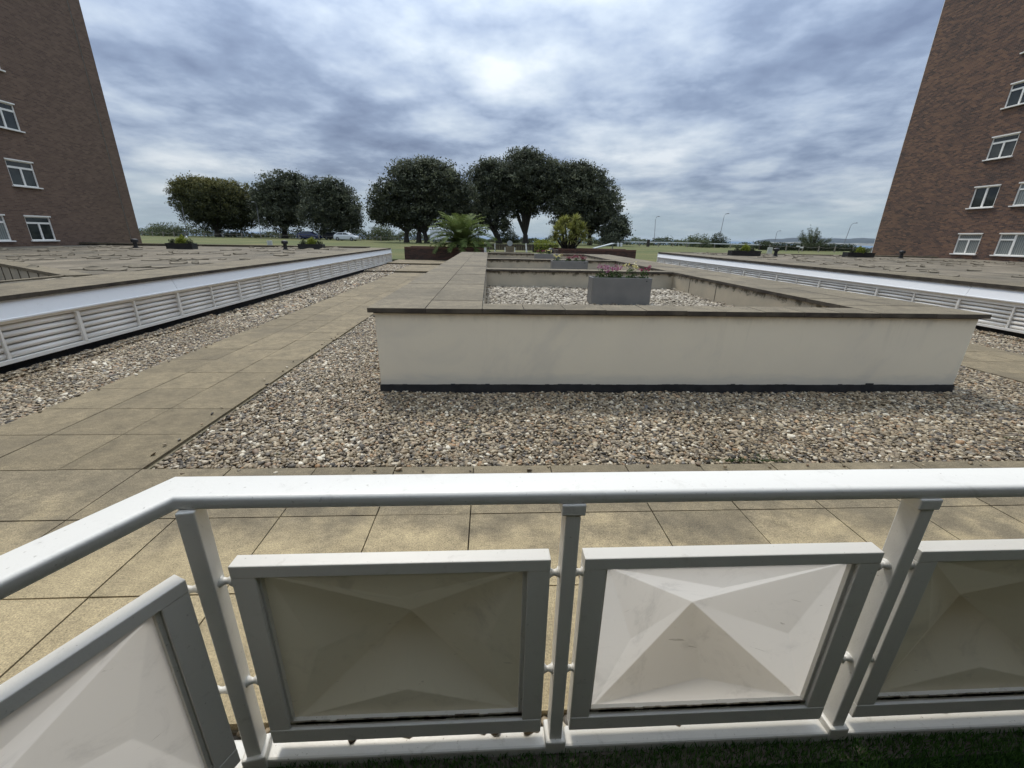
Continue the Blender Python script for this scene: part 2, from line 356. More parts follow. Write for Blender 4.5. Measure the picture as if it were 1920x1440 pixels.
def m_pebble(name, stops, moss=False):
    m, nt, bs = newmat(name)
    col = ramp(nt, rnd(nt), stops)
    nt.nodes[-1].color_ramp.interpolation = 'LINEAR' if hasattr(nt.nodes[-1], 'color_ramp') else None
    tc = nt.nodes.new('ShaderNodeTexCoord')
    k = ramp(nt, noise(nt, 2.5, 4, .6, vec=tc.outputs['Object']), [(.3, (.78, .76, .74)), (.7, (1.15, 1.14, 1.12))])
    col = mixc(nt, .7, col, k, 'MULTIPLY')
    d = ramp(nt, noise(nt, 1.1, 4, .6), [(.36, (.72, .68, .6)), (.6, (1.06, 1.05, 1.03))])
    col = mixc(nt, .8, col, d, 'MULTIPLY')
    nt.links.new(col, bs.inputs['Base Color']); bs.inputs['Roughness'].default_value = .6
    return m
PEB = [(0, (.05, .042, .033)), (.12, (.10, .084, .063)), (.25, (.20, .152, .092)), (.40, (.30, .235, .15)), (.52, (.19, .158, .115)), (.62, (.38, .305, .20)),
       (.74, (.44, .375, .265)), (.82, (.13, .122, .113)), (.88, (.34, .205, .10)), (.94, (.54, .48, .37)), (1, (.74, .69, .57))]
MATS['pebble'] = m_pebble('mixed beach pebbles', PEB)
MATS['pebble_pale'] = m_pebble('pale stone chippings', [(0, (.11, .09, .065)), (.25, (.22, .185, .135)), (.55, (.33, .285, .215)), (.8, (.43, .38, .30)), (1, (.58, .53, .44))])
def m_roof():
    m, nt, bs = newmat('weathered podium roofing')
    a = noise(nt, .9, 6, .65, .5, sc3=(1, .55, 1)); b = noise(nt, 9, 5, .7)
    col = ramp(nt, a, [(.32, (.10, .092, .07)), (.48, (.15, .128, .092)), (.60, (.205, .175, .128)), (.72, (.28, .24, .178))])
    col = mixc(nt, .7, col, ramp(nt, b, [(.3, (.72, .70, .68)), (.7, (1.2, 1.18, 1.16))]), 'MULTIPLY')
    nt.links.new(col, bs.inputs['Base Color']); bs.inputs['Roughness'].default_value = .95
    bump(nt, bs, mth(nt, 'ADD', noise(nt, 2.5, 6, .7), mth(nt, 'MULTIPLY', b, .4)), .8, .05); return m
MATS['roof'] = m_roof()
MATS['flake'] = simple('lifted roofing flakes', (.24, .205, .15), (.15, .126, .088), 5, .95, .5, 12)
def m_panel(name, c, trans, grime=.5):
    m, nt, bs = newmat(name); out = nt.nodes['Material Output']
    col = mixc(nt, mth(nt, 'MULTIPLY', mrange(nt, noise(nt, 6, 6, .7, .6), .5, .75), grime), c, tuple(x*.62 for x in c))
    sc_ = mrange(nt, noise(nt, 9, 3, .5, 1.5, sc3=(1, 1, 5)), .70, .76)
    col = mixc(nt, mth(nt, 'MULTIPLY', sc_, grime), col, (.25, .22, .18))
    nt.links.new(col, bs.inputs['Base Color']); bs.inputs['Roughness'].default_value = .45
    bump(nt, bs, noise(nt, 7, 3), .15, .01)
    if trans:
        t = nt.nodes.new('ShaderNodeBsdfTranslucent'); nt.links.new(col, t.inputs[0]); x = nt.nodes.new('ShaderNodeMixShader'); x.inputs[0].default_value = trans
        nt.links.new(bs.outputs[0], x.inputs[1]); nt.links.new(t.outputs[0], x.inputs[2]); nt.links.new(x.outputs[0], out.inputs[0])
    return m
MATS['panel_clear'] = m_panel('translucent white moulding', (.80, .77, .72), .62)
MATS['panel_dull'] = m_panel('old painted moulding', (.64, .60, .46), .06)
MATS['sealant'] = simple('dirty sealant', (.30, .27, .20), (.07, .055, .04), 26, .9, .6, 60)
MATS['turf'] = m_foliage('artificial turf blades', (.04, .10, .02), (.075, .17, .035), (.13, .25, .06), .3)
MATS['turf_base'] = simple('turf backing', (.012, .028, .008), (.02, .04, .012), 30, .95)
def m_sea():
    m, nt, bs = newmat('sea')
    bs.inputs['Base Color'].default_value = (.03, .075, .11, 1); bs.inputs['Roughness'].default_value = .6; bs.inputs['Specular IOR Level'].default_value = .2
    bump(nt, bs, noise(nt, .12, 5, .6, sc3=(1, 3, 1)), .6, 1.5)
    nt.links.new(ramp(nt, noise(nt, .004, 4, sc3=(1, 4, 1)), [(.4, (.075, .13, .20)), (.6, (.10, .16, .225))]), bs.inputs['Base Color']); return m
MATS['sea'] = m_sea()
MATS['headland'] = simple('wooded headland', (.022, .036, .048), (.04, .055, .06), .004, .95, 0)
MATS['cliff'] = simple('chalk and clay cliff', (.30, .29, .26), (.20, .20, .18), .01, .95, 0)

# ------------------------------------------------------------ setting: sea, headland, lawn
S = dict(kind='structure')
sea = MB(); sea.quad((-30000, -2000, -33), (30000, -2000, -33), (30000, 24000, -33), (-30000, 24000, -33)); put('sea', sea, MATS['sea'], **S)
def grid(xs, ys, fz):
    nx, ny = len(xs), len(ys); V = [(x, y, fz(x, y)) for y in ys for x in xs]
    F = [(j*nx+i, j*nx+i+1, (j+1)*nx+i+1, (j+1)*nx+i) for j in range(ny-1) for i in range(nx-1)]
    b = MB(); b.v = V; b.f = F; return b
put('lawn', grid(list(range(-220, 221, 10)), [28.32]+list(range(32, 190, 4)), lambda x, y: G(x, y)+.03*math.sin(x*.11+y*.07)*(y > 30)), MATS['lawn'], smooth=True, **S)
put('ground', grid([-220, -40, 0, 40, 220], [-60, 0, 28.31], lambda x, y: -.12), MATS['pathgrey'], **S)
# distant headland across the bay: a lumpy ridge
def headland():
    b = MB(); n = 60; az0, az1 = 31.5, 64; D = 9000
    rows = []
    for i in range(n+1):
        t = i/n; az = R(az0+(az1-az0)*t); s_ = min(1, t/.16); h = -33 + (33+92*(s_**.8) + 10*math.sin(t*19) + 5*math.sin(t*47))*(1 if t > 0 else 0)
        row = []
        for d, k in ((D, 0), (D+40, .30), (D+260, .62), (D+700, .88), (D+1200, 1), (D+2600, .3)):
            row.append((math.sin(az)*d, math.cos(az)*d, -34+(h+34)*k*(1+.05*math.sin(i*1.7+k*9))))
        rows.append(row)
    for r_ in rows: b.v += r_
    m = 6
    b.f = [(i*m+j, (i+1)*m+j, (i+1)*m+j+1, i*m+j+1) for i in range(n) for j in range(m-1)]
    o = put('headland', b, MATS['headland'], smooth=False, **S)
    o.data.materials.append(MATS['cliff'])
    for p in o.data.polygons:
        if p.index % (m-1) == 0: p.material_index = 1
headland()

# ------------------------------------------------------------ paving
def slab_mesh(w, d, t, g=.004):
    b = MB(); b.box(-w/2+g, w/2-g, -d/2+g, d/2-g, 0, t); return b.mesh('slab')
ST1, ST2 = 20.45, 24.85         # the two steps up
paving = put('pavement', MB().box(-6.0, 8.95, 1.07, 2.885, -.10, -.035), MATS['slab_edge'], **S)
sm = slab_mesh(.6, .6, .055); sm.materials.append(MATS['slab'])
b_ = bpy.data.objects.new
def slabs(xs, ys, mesh, z, parent, jit=.0015):
    for y0, y1 in zip(ys[:-1], ys[1:]):
        for x0, x1 in zip(xs[:-1], xs[1:]):
            o = bpy.data.objects.new('slab', mesh); sc.collection.objects.link(o); o.parent = parent
            o.location = ((x0+x1)/2, (y0+y1)/2, z-.055+random.uniform(-jit, jit)); o.rotation_euler = (random.uniform(-.003, .003), random.uniform(-.003, .003), random.uniform(-.002, .002))
            o.scale = ((x1-x0)/.6, (y1-y0)/.6, 1)
xsf = [-5.6, -5.0, -4.4, -3.8, -3.2, -2.6, -1.95, -1.32] + [-1.32+.6*k for k in range(1, 15)]
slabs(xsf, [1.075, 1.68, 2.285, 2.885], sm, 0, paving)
smp = slab_mesh(.6, .6, .055); smp.materials.append(MATS['slab_path'])
path_l = put('path', MB().box(-4.42, -2.58, 2.89, ST1, -.10, -.022), MATS['joint_sand'], **S)
slabs([-4.4, -3.8, -3.2, -2.6], [2.888+.5854*k for k in range(31)], smp, 0, path_l)
path_r = put('path', MB().box(7.08, 8.92, 2.89, 14.6, -.10, -.035), MATS['slab_edge'], **S)
slabs([7.1, 7.7, 8.3, 8.9], [2.888+.6*k for k in range(20)], smp, 0, path_r)
up1 = put('path', MB().box(-5.80, -1.36, ST1, ST2, -.10, .045), MATS['slab_edge'], **S)
slabs([-4.4, -3.8, -3.2, -2.6], [ST1+.003+.549*k for k in range(9)], smp, .08, up1)
up2 = put('path', MB().box(-5.80, 10.3, ST2, 28.3, -.10, .125), MATS['slab_edge'], **S)
slabs([-5.78+.62*k for k in range(8)], [ST2+.003+.57*k for k in range(7)], smp, .16, up2)
# step risers, their shade put into the near-black colour
for y, z0, z1 in ((ST1, -.03, .028), (ST2, .05, .108)):
    put('step_riser', MB().box(-5.8, -1.36, y-.02, y-.001, z0, z1), MATS['coping_under'], **S)

# ------------------------------------------------------------ pebbles
def gn_pebbles():
    ng = bpy.data.node_groups.new('pebble scatter', 'GeometryNodeTree')
    ng.interface.new_socket('Geometry', in_out='INPUT', socket_type='NodeSocketGeometry'); ng.interface.new_socket('Geometry', in_out='OUTPUT', socket_type='NodeSocketGeometry')
    ng.interface.new_socket('Material', in_out='INPUT', socket_type='NodeSocketMaterial')
    N = ng.nodes; L = ng.links
    gi = N.new('NodeGroupInput'); go = N.new('NodeGroupOutput')
    ico = N.new('GeometryNodeMeshIcoSphere'); ico.inputs['Radius'].default_value = 1; ico.inputs['Subdivisions'].default_value = 2
    # a slightly lumpy stone
    sp_ = N.new('GeometryNodeSetPosition'); nz = N.new('ShaderNodeTexNoise'); nz.inputs['Scale'].default_value = .9
    sub = N.new('ShaderNodeVectorMath'); sub.operation = 'SUBTRACT'; sub.inputs[1].default_value = (.5, .5, .5)
    scl = N.new('ShaderNodeVectorMath'); scl.operation = 'SCALE'; scl.inputs['Scale'].default_value = .9
    L.new(nz.outputs['Color'], sub.inputs[0]); L.new(sub.outputs[0], scl.inputs[0]); L.new(scl.outputs[0], sp_.inputs['Offset']); L.new(ico.outputs['Mesh'], sp_.inputs['Geometry'])
    sh = N.new('GeometryNodeSetShadeSmooth'); L.new(sp_.outputs[0], sh.inputs['Geometry'])
    sm_ = N.new('GeometryNodeSetMaterial'); L.new(sh.outputs[0], sm_.inputs['Geometry']); L.new(gi.outputs['Material'], sm_.inputs['Material'])
    iop = N.new('GeometryNodeInstanceOnPoints'); L.new(gi.outputs['Geometry'], iop.inputs['Points']); L.new(sm_.outputs[0], iop.inputs['Instance'])
    def att(nm, ty):
        n = N.new('GeometryNodeInputNamedAttribute'); n.data_type = ty; n.inputs['Name'].default_value = nm; return n.outputs['Attribute']
    e2r = N.new('FunctionNodeEulerToRotation'); L.new(att('rot', 'FLOAT_VECTOR'), e2r.inputs[0])
    L.new(e2r.outputs[0], iop.inputs['Rotation']); L.new(att('siz', 'FLOAT_VECTOR'), iop.inputs['Scale'])
    L.new(iop.outputs[0], go.inputs[0])
    return ng
NG = gn_pebbles()
def pebbles(name, rects, sp, size, mat, label=None, zf=None, dens=1.0, keep=None):
    P = []
    for x0, x1, y0, y1, z in rects:
        nx = int((x1-x0)/sp)+1; ny = int((y1-y0)/(sp*.87))+1
        X, Y = np.meshgrid(np.arange(nx)*sp, np.arange(ny)*sp*.87); X = X+(np.arange(ny) % 2)[:, None]*sp*.5
        X = X.ravel()+x0+rng.normal(0, sp*.22, X.size); Y = Y.ravel()+y0+rng.normal(0, sp*.22, Y.size)
        ok = (X > x0) & (X < x1) & (Y > y0) & (Y < y1)
        Z = z+rng.uniform(-.3, .35, X.size)*size+ .008*np.sin(X*3.1+Y*1.7)*np.sin(Y*2.3-X)
        P.append(np.stack([X, Y, Z], 1)[ok])
    P = np.concatenate(P); n = len(P)
    me = bpy.data.meshes.new(name); me.vertices.add(n); me.vertices.foreach_set('co', P.astype(np.float32).ravel())
    s = size*.5*np.exp(rng.normal(0, .28, n)); S3 = np.stack([s*rng.uniform(1.0, 1.5, n), s*rng.uniform(.75, 1.05, n), s*rng.uniform(.45, .75, n)], 1)
    rt = np.stack([rng.normal(0, .35, n), rng.normal(0, .35, n), rng.uniform(0, 6.28, n)], 1)
    for nm, A in (('siz', S3), ('rot', rt)):
        a = me.attributes.new(nm, 'FLOAT_VECTOR', 'POINT'); a.data.foreach_set('vector', A.astype(np.float32).ravel())
    me.materials.append(mat)
    o = put(name, me, None, kind='stuff')
    md = o.modifiers.new('scatter', 'NODES'); md.node_group = NG
    for it in NG.interface.items_tree:
        if it.item_type == 'SOCKET' and it.in_out == 'INPUT' and it.name == 'Material': md[it.identifier] = mat
    o['label'] = label; return o
bed = MB().box(-5.85, -4.43, 2.89, ST1-.03, -.10, -.045).box(-2.57, 7.07, 2.89, 4.62, -.10, -.045).box(-2.57, -1.2, 4.62, ST1-.03, -.10, -.045).box(8.93, 10.4, 2.89, 24.7, -.10, -.045).box(5.7, 7.07, 4.62, 24.7, -.10, -.045)
put('gravel_bed', bed, MATS['gravel_bed'], **S)
pebbles('gravel', [(-2.55, 7.06, 2.90, 4.56, -.018), (-5.8, -4.42, 2.9, 9, -.018), (-2.57, -1.26, 4.56, 9, -.018), (5.74, 7.06, 4.56, 10, -.018), (8.93, 10.3, 3.5, 10, -.018), (-5.80, -5.60, 2.9, 9, .012), (-5.78, -5.68, 2.9, 9, .03), (10.1, 10.3, 3.5, 10, .012)], .0245, .0285, MATS['pebble'], 'brown and grey rounded beach pebbles filling the beds beside the paths')
pebbles('gravel', [(-5.8, -4.42, 9, ST1, -.018), (-2.57, -1.26, 9, ST1, -.018), (-5.8, -4.42, ST1, ST2, .06)], .045, .05, MATS['pebble'], 'far pebbles between path and louvred wall')
pebbles('gravel', [(-.9, 3.2, 1.03, 1.068, -.03)], .04, .045, MATS['pebble'], 'row of larger pebbles between kerb and paving')
pebbles('stray_pebbles', [(-2.72, -2.6, 2.95, 9, .006), (-4.4, -4.32, 3, 9, .006)], .16, .026, MATS['pebble'], 'odd pebbles strayed from the beds onto the path edge')
pebbles('stray_pebbles', [(-2.4, 6, 2.80, 2.885, .006)], .17, .026, MATS['pebble'], 'odd pebbles strayed onto the paving below the gravel')
put('gravel_bed', MB().box(-6, 9, .9, 1.071, -.10, -.05), MATS['gravel_bed'], **S)

def weeds():
    C = []
    for cx_, cy_, w, d, n in ((2.02, 2.925, .22, .035, 900), (2.32, 2.92, .17, .03, 500), (2.25, 3.0, .25, .08, 160), (-.2, 3.6, .05, .05, 60), (4.9, 3.3, .06, .05, 60), (-1.7, 3.1, .04, .04, 50)):
        C.append(np.stack([cx_+rng.normal(0, w*.5, n), cy_+np.abs(rng.normal(0, d*.6, n))-.01, -.012+rng.uniform(0, .022, n)], 1))
    C = np.concatenate(C); V, F, tt = leaves(C, rng.uniform(.006, .014, len(C)), .5, .2)
    put('weeds', qmesh('weeds', V, F, tt), MATS['leafg'], kind='stuff', label='low green weeds in the gravel against the paving edge')
weeds()
# ------------------------------------------------------------ the long raised planter
PX0, PX1, PY0, PY1, PT = -1.235, 5.72, 4.58, 21.0, .905
planter = thing('raised_planter', 'long cream rendered raised planter wall with concrete coping and gravel cells', 'planter', (0, 0, 0))
body = MB().box(PX0, PX1, PY0, PY0+.30, .07, PT)
put('front_wall', body, MATS['render'], planter, bevel=.006)
put('side_wall', MB().box(PX0, PX0+1.15, PY0+.302, PY1, .07, PT), MATS['render'], planter)
put('side_wall', MB().box(PX1-1.22, PX1, PY0+.302, PY1, .07, PT), MATS['render'], planter)
base = MB().box(PX0-.008, PX1+.008, PY0-.01, PY1+.01, -.05, .075)
# the ragged top edge of the bitumen band
nx = 140
me = base
put('plinth', base, MATS['dpc'], planter)
rag = MB()
for i in range(nx):
    x0 = PX0+(PX1-PX0)*i/nx; x1 = PX0+(PX1-PX0)*(i+1)/nx; h = .076+.004*math.sin(i*.11)*math.sin(i*.37+1)+random.uniform(0, .004)+(.006 if random.random() < .08 else 0)+(.018 if i in (117, 118) else 0)
    rag.box(x0, x1, PY0-.008, PY0-.001, .07, h)
put('plinth_edge', rag, MATS['dpc'], planter)
# inner faces of the cells
cells = [(4.885, 10.30), (10.66, 15.20), (15.56, 20.55)]
for y0, y1 in cells:
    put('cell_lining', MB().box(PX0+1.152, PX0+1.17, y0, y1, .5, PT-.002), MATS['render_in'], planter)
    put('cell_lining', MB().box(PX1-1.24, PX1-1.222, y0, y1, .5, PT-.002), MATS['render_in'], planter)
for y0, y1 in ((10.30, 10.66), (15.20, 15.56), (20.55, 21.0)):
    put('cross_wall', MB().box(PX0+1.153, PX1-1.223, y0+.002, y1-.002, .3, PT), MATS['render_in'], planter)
# vertical cracks in the lining, right inner corner
for y in (9.35, 8.2): put('expansion_joint', MB().box(PX1-1.243, PX1-1.2405, y, y+.02, .5, .88), MATS['coping_under'], planter)
put('cell_bed', MB().box(PX0+1.16, PX1-1.23, 4.885, 20.56, .40, .52), MATS['gravel_bed'], planter)
# coping slabs
def coping(x0, x1, y0, y1, parent=planter, t=.048, zb=PT+.002, nm='coping_slab', mat='coping'):
    b = MB().box(-(x1-x0)/2+.004, (x1-x0)/2-.004, -(y1-y0)/2+.004, (y1-y0)/2-.004, 0, t)
    key = (round(x1-x0, 3), round(y1-y0, 3), t, mat)
    if key not in CM:
        me = b.mesh('coping_slab'); me.materials.append(MATS[mat]); me.materials.append(MATS['coping_under'])
        for p in me.polygons:
            if p.normal.z < .5: p.material_index = 1
        CM[key] = me
    o = bpy.data.objects.new(nm, CM[key]); sc.collection.objects.link(o); o.parent = parent
    o.location = ((x0+x1)/2, (y0+y1)/2, zb+random.uniform(-.0015, .0025)); o.rotation_euler = (random.uniform(-.003, .003), random.uniform(-.004, .004), random.uniform(-.003, .003))
CM = {}
L0, L1 = -1.30, -.075; Rr0, Rr1 = 4.455, 5.80
ys = [4.525+.61*k for k in range(28)]
for y0, y1 in zip(ys[:-1], ys[1:]):
    coping(L0, L0+.6125, y0, y1); coping(L0+.6125, L1, y0, y1)
    coping(Rr0, Rr0+.6725, y0, y1); coping(Rr0+.6725, Rr1, y0, y1)
k = 0; x = L1
while x < Rr0-.01:
    coping(x, x+.453, 4.525, 4.915); x += .453
for yc in (10.25, 15.15, 20.5):
    x = L1
    while x < Rr0-.01: coping(x, x+.755, yc, yc+.44 if yc < 20 else yc+.495); x += .755
# mortar bed under the coping
put('mortar_bed', MB().box(PX0-.012, PX1+.012, PY0-.014, PY0+.28, PT-.012, PT+.001), MATS['coping_under'], planter)
pebbles('stone_chippings', [(PX0+1.18, PX1-1.25, 4.9, 10.28, .545), (PX0+1.18, PX1-1.25, 10.68, 15.18, .545), (PX0+1.18, PX1-1.25, 15.58, 20.5, .545)], .045, .05, MATS['pebble_pale'], 'pale stone chippings filling the raised planter cells')

# ------------------------------------------------------------ podiums with louvred sides
def roofz(side, x):
    return .885-.14*(-5.85-x)/17.65 if side < 0 else .95-.03*(x-10.35)/18
def podium(side, xf, xb, y0, y1, label, dz, pit=None):
    """side -1: louvres face +X at xf;  +1: louvres face -X"""
    t = thing('podium', label, 'podium', (0, 0, 0)); s = -side     # s: outward direction of the louvre face
    X = lambda d: xf + s*d
    def bx(b, d0, d1, ya, yb, z0, z1): return b.box(min(X(d0), X(d1)), max(X(d0), X(d1)), ya, yb, z0, z1)
    put('plinth', bx(MB(), -.22, -.10, y0, y1, -.08, .15), MATS['dpc'], t)
    put('back_panel', bx(MB(), -.16, -.13, y0, y1, .14, .66+dz), MATS['coping_under'], t)
    put('sill_rail', bx(MB(), -.12, 0, y0, y1, .105, .155), MATS['louvre'], t, bevel=.004)
    put('head_rail', bx(MB(), -.12, -.012, y0, y1, .575, .615+dz), MATS['louvre'], t)
    # fascia with drip lip, leaning back to the coping
    prof = [(0.015, .617+dz), (0.03, .617+dz), (.03, .637+dz), (.016, .640+dz), (-.055, .840+dz), (-.16, .840+dz), (-.16, .617+dz)]
    fb = MB(); yb = y0
    joints = [y0]+[y for y in (y0+6.1, y0+12.2, y0+18.3) if y < y1-2]+[y1]
    for a, b in zip(joints[:-1], joints[1:]):
        f = MB().prism([(X(d), z) for d, z in prof], a+.004, b-.004)
        put('fascia_panel', f, MATS['fascia'], t)
    put('end_wall', bx(MB(), -.14, -.002, y1+.001, y1+.04, .0, .86+dz), MATS['fascia'], t)
    # mullions and slats
    sl = MB(); n = 7; prof = []
    th = [R(a) for a in (100, 60, 20, -15, -50)]
    pr = [(-.075+.0, .058)] + [(-.045+.040*math.cos(a), .026+.030*math.sin(a)) for a in th] + [(-.052, .012), (-.07, .046)]
    sl.prism([(s*a, b) for a, b in pr], -.5, .5); slm = sl.mesh('slat'); slm.materials.append(MATS['louvre'])
    for p in slm.polygons: p.use_smooth = True
    mull = bx_m = MB().box(-.016, .016, 0, 1, 0, 1)
    nb = int(round((y1-y0)/1.03)); w = (y1-y0)/nb
    for i in range(nb+1):
        yy = y0+i*w; hw = .022 if i % 2 == 0 else .013
        put('mullion', bx(MB(), -.11, .004 if i % 2 == 0 else -.006, yy-hw, yy+hw, .156, .574), MATS['louvre'], t)
    for i in range(nb):
        for k in range(5):
            o = bpy.data.objects.new('slat', slm); sc.collection.objects.link(o); o.parent = t
            o.location = (X(-.018), y0+(i+.5)*w, .162+k*.082); o.scale = (1, w-.04, 1.3)
            o.rotation_euler = (random.uniform(-.0015, .0015), 0, 0)
    # roof sheet
    def zf(x): return roofz(side, x)
    x_in = X(.02); nx_, ny_ = 44, 60
    xs = np.linspace(X(-.25), xb, nx_); ys_ = np.linspace(y0, y1, ny_)
    if pit:
        for v_ in (-7.42, -16): xs[np.argmin(abs(xs-v_))] = v_
        for v_ in (6.9, 13.8): ys_[np.argmin(abs(ys_-v_))] = v_
    V = []; F = []
    for j, y in enumerate(ys_):
        for i, x in enumerate(xs):
            a = min(1, i/3)*min(1, (ny_-1-j)/2)
            V.append((x, y, zf(x)+a*(.012*math.sin(x*2.7+1.3*math.sin(y*1.1))+.010*math.sin(y*3.1+x)+random.uniform(-.006, .006))))
    for j in range(ny_-1):
        for i in range(nx_-1):
            cx = (xs[i]+xs[i+1])/2; cyy = (ys_[j]+ys_[j+1])/2
            if pit and -16 < cx < -7.42 and 6.9 < cyy < 13.8: continue
            q = (j*nx_+i, j*nx_+i+1, (j+1)*nx_+i+1, (j+1)*nx_+i); F.append(q if side > 0 else q[::-1])
    b = MB(); b.v = V; b.f = F; put('roof_surface', b, MATS['roof'], t, smooth=False)
    # concrete coping along the louvred edge, in lengths
    yy = y0
    while yy < y1:
        L_ = min(.61, y1+.03-yy)
        c = MB().box(min(X(-.02), X(-1.22)), max(X(-.02), X(-1.22)), yy+.002, yy+L_-.002, .844+dz, zf(xf)+.014+random.uniform(0, .003))
        o = put('coping_slab', c, MATS['coping'], t); o.data.materials.append(MATS['coping_under'])
        for p in o.data.polygons:
            if p.normal.z < .5: p.material_index = 1
        yy += .61
    # low upstand along the sea side
    put('parapet', MB().box(min(X(-1.3), xb), max(X(-1.3), xb), y1-.02, y1+.28, .4, zf(xf)+.02), MATS['coping_under'], t)
    cap = MB(); cap.v = [(X(-1.3), y1-.05, zf(xf)+.021), (xb, y1-.05, zf(xb)+.09), (xb, y1+.32, zf(xb)+.09), (X(-1.3), y1+.32, zf(xf)+.021)]; cap.f = [(0, 1, 2, 3)]
    capo = put('parapet_cap', cap, MATS['coping'], t); md = capo.modifiers.new('thick', 'SOLIDIFY'); md.thickness = .05
    # lifted flakes of roofing
    fl = MB()
    for i in range(200):
        cl = random.random() < .7
        x = X(-random.uniform(1.6, abs(xb-xf)-.3)); y = y0+random.random()*(y1-y0-.5)
        if pit and pit(x, y): continue
        m_ = random.randint(1, 4) if cl else 1
        for q in range(m_):
            px_, py_ = x+random.uniform(-.6, .6), y+random.uniform(-.25, .25)
            if abs(px_-xf) < 1.3 or py_ < y0 or py_ > y1-.1 or abs(px_-xf) > abs(xb-xf)-.05: continue
            r_ = random.uniform(.06, .2); kk = random.randint(5, 7); z = zf(px_)+.012; ph = random.random()*6; tilt = random.choice((.006, .012, .02, .045))*random.uniform(.7, 1.2)
            lo = len(fl.v); pts = []
            for j in range(kk):
                a = ph+2*math.pi*j/kk; rr = r_*random.uniform(.6, 1.25); pts.append((px_+rr*1.4*math.cos(a), py_+rr*.75*math.sin(a)))
            h0 = [z+max(0, tilt*(1+math.sin(ph+2*math.pi*j/kk)))*random.uniform(.5, 1) for j in range(kk)]
            fl.v += [(a, b_2, h+.004) for (a, b_2), h in zip(pts, h0)] + [(a, b_2, zf(a)-.01) for a, b_2 in pts]
            fl.f.append(tuple(range(lo, lo+kk))); fl.f += [(lo+j, lo+kk+j, lo+kk+(j+1) % kk, lo+(j+1) % kk) for j in range(kk)]
    put('roofing_flakes', fl, MATS['flake'], t, kind='stuff')
    return t
pitf = lambda x, y: (x < -7.42) and (y > 6.9-.0) and (y < 7.97+(-7.42-x)*.68) and x > -16
podL = podium(-1, -5.85, -23.6, 2.2, 26.6, 'long flat podium roof left of the path, edged with white louvres', 0, pitf)
podR = podium(1, 10.35, 28.6, 2.6, 26.4, 'long flat podium roof right of the planter, edged with white louvres', .045)
rf = MB(); rf.v = [(-7.42, 7.97, roofz(-1, -7.42)), (-7.42, 13.82, roofz(-1, -7.42)), (-16, 13.82, roofz(-1, -16))]; rf.f = [(0, 1, 2)]
put('roof_surface', rf, MATS['roof'], podL)
# walls of the opening in the left roof
A, B_, C_ = (-7.42, 6.9), (-7.42, 7.97), (-16, 13.8)
pw = MB()
def wallseg(b, p, q, z0, z1, t_=.06):
    d = Vector((q[0]-p[0], q[1]-p[1])).normalized(); nrm = Vector((-d.y, d.x))*t_
    n = len(b.v)
    for z in (z0, z1):
        b.v += [(p[0], p[1], z), (q[0], q[1], z), (q[0]+nrm.x, q[1]+nrm.y, z), (p[0]+nrm.x, p[1]+nrm.y, z)]
    b.f += [(n, n+1, n+5, n+4), (n+1, n+2, n+6, n+5), (n+2, n+3, n+7, n+6), (n+3, n, n+4, n+7), (n+4, n+5, n+6, n+7), (n+3, n+2, n+1, n)]
wallseg(pw, C_, B_, .2, .855); wallseg(pw, (-7.40, 8.0), (-7.40, 6.8), .2, .875)
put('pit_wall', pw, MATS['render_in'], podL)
put('pit_floor', MB().box(-16.5, -7.3, 5.5, 14.5, .1, .3), MATS['gravel_bed'], podL)
cpw = MB(); wallseg(cpw, (-16, 13.78), (-7.44, 7.96), .84, .90, .35); wallseg(cpw, (-7.46, 8.05), (-7.46, 6.8), .868, .90, -.10)
put('pit_coping', cpw, MATS['coping'], podL)
for i in range(9):
    tt = (i+.5)/9*.6; x = -7.42-8.58*tt; y = 7.97+5.83*tt
    pb = MB().box(x-.006, x+.006, y-.015, y-.002, .3, .84); put('joint_strip', pb, MATS['slab_edge'], podL)
# end upright of the left roof near end hidden behind balcony return

# ------------------------------------------------------------ apartment blocks
def window(parent, Xw, s, ya, yb, z0, z1, kind=0, glassm='glass'):
    """window on a wall in plane X = Xw whose outside faces +s"""
    fr = MB(); f = .055; d0, d1 = (-.11, -.035)
    def bx(b, y0, y1, za, zb, e0=d0, e1=d1): return b.box(min(Xw+s*e0, Xw+s*e1), max(Xw+s*e0, Xw+s*e1), y0, y1, za, zb)
    bx(fr, ya, yb, z1-f, z1); bx(fr, ya, yb, z0, z0+f); bx(fr, ya, ya+f, z0+f, z1-f); bx(fr, yb-f, yb, z0+f, z1-f)
    zt = z1-(z1-z0)*.27
    ym = (ya+yb)/2
    if kind == 0:          # top light over two casements
        bx(fr, ya+f, yb-f, zt-.045, zt+.045); bx(fr, ym-.04, ym+.04, z0+f, zt-.045)
        panes = [(ya+f, yb-f, zt+.045, z1-f), (ya+f, ym-.04, z0+f, zt-.045), (ym+.04, yb-f, z0+f, zt-.045)]
    elif kind == 1:        # two casements
        bx(fr, ym-.05, ym+.05, z0+f, z1-f); panes = [(ya+f, ym-.05, z0+f, z1-f), (ym+.05, yb-f, z0+f, z1-f)]
    else:                  # wide: top light over one third only
        yq = yb-(yb-ya)*.30
        bx(fr, yq-.05, yq+.05, z0+f, z1-f); bx(fr, yq+.05, yb-f, zt-.04, zt+.04)
        panes = [(ya+f, yq-.05, z0+f, z1-f), (yq+.05, yb-f, z0+f, zt-.04), (yq+.05, yb-f, zt+.04, z1-f)]
    w = put('window', fr, MATS['louvre'], parent)
    for a, b, c, d in panes: put('pane', bx(MB(), a, b, c, d, -.09, -.075), MATS[glassm], w)
    put('window_head', bx(MB(), ya-.03, yb+.03, z1-.012, z1+.05, -.034, .045), MATS['louvre'], w)
    put('sill', bx(MB(), ya-.07, yb+.07, z0-.045, z0+.01, -.034, .10), MATS['louvre'], w)
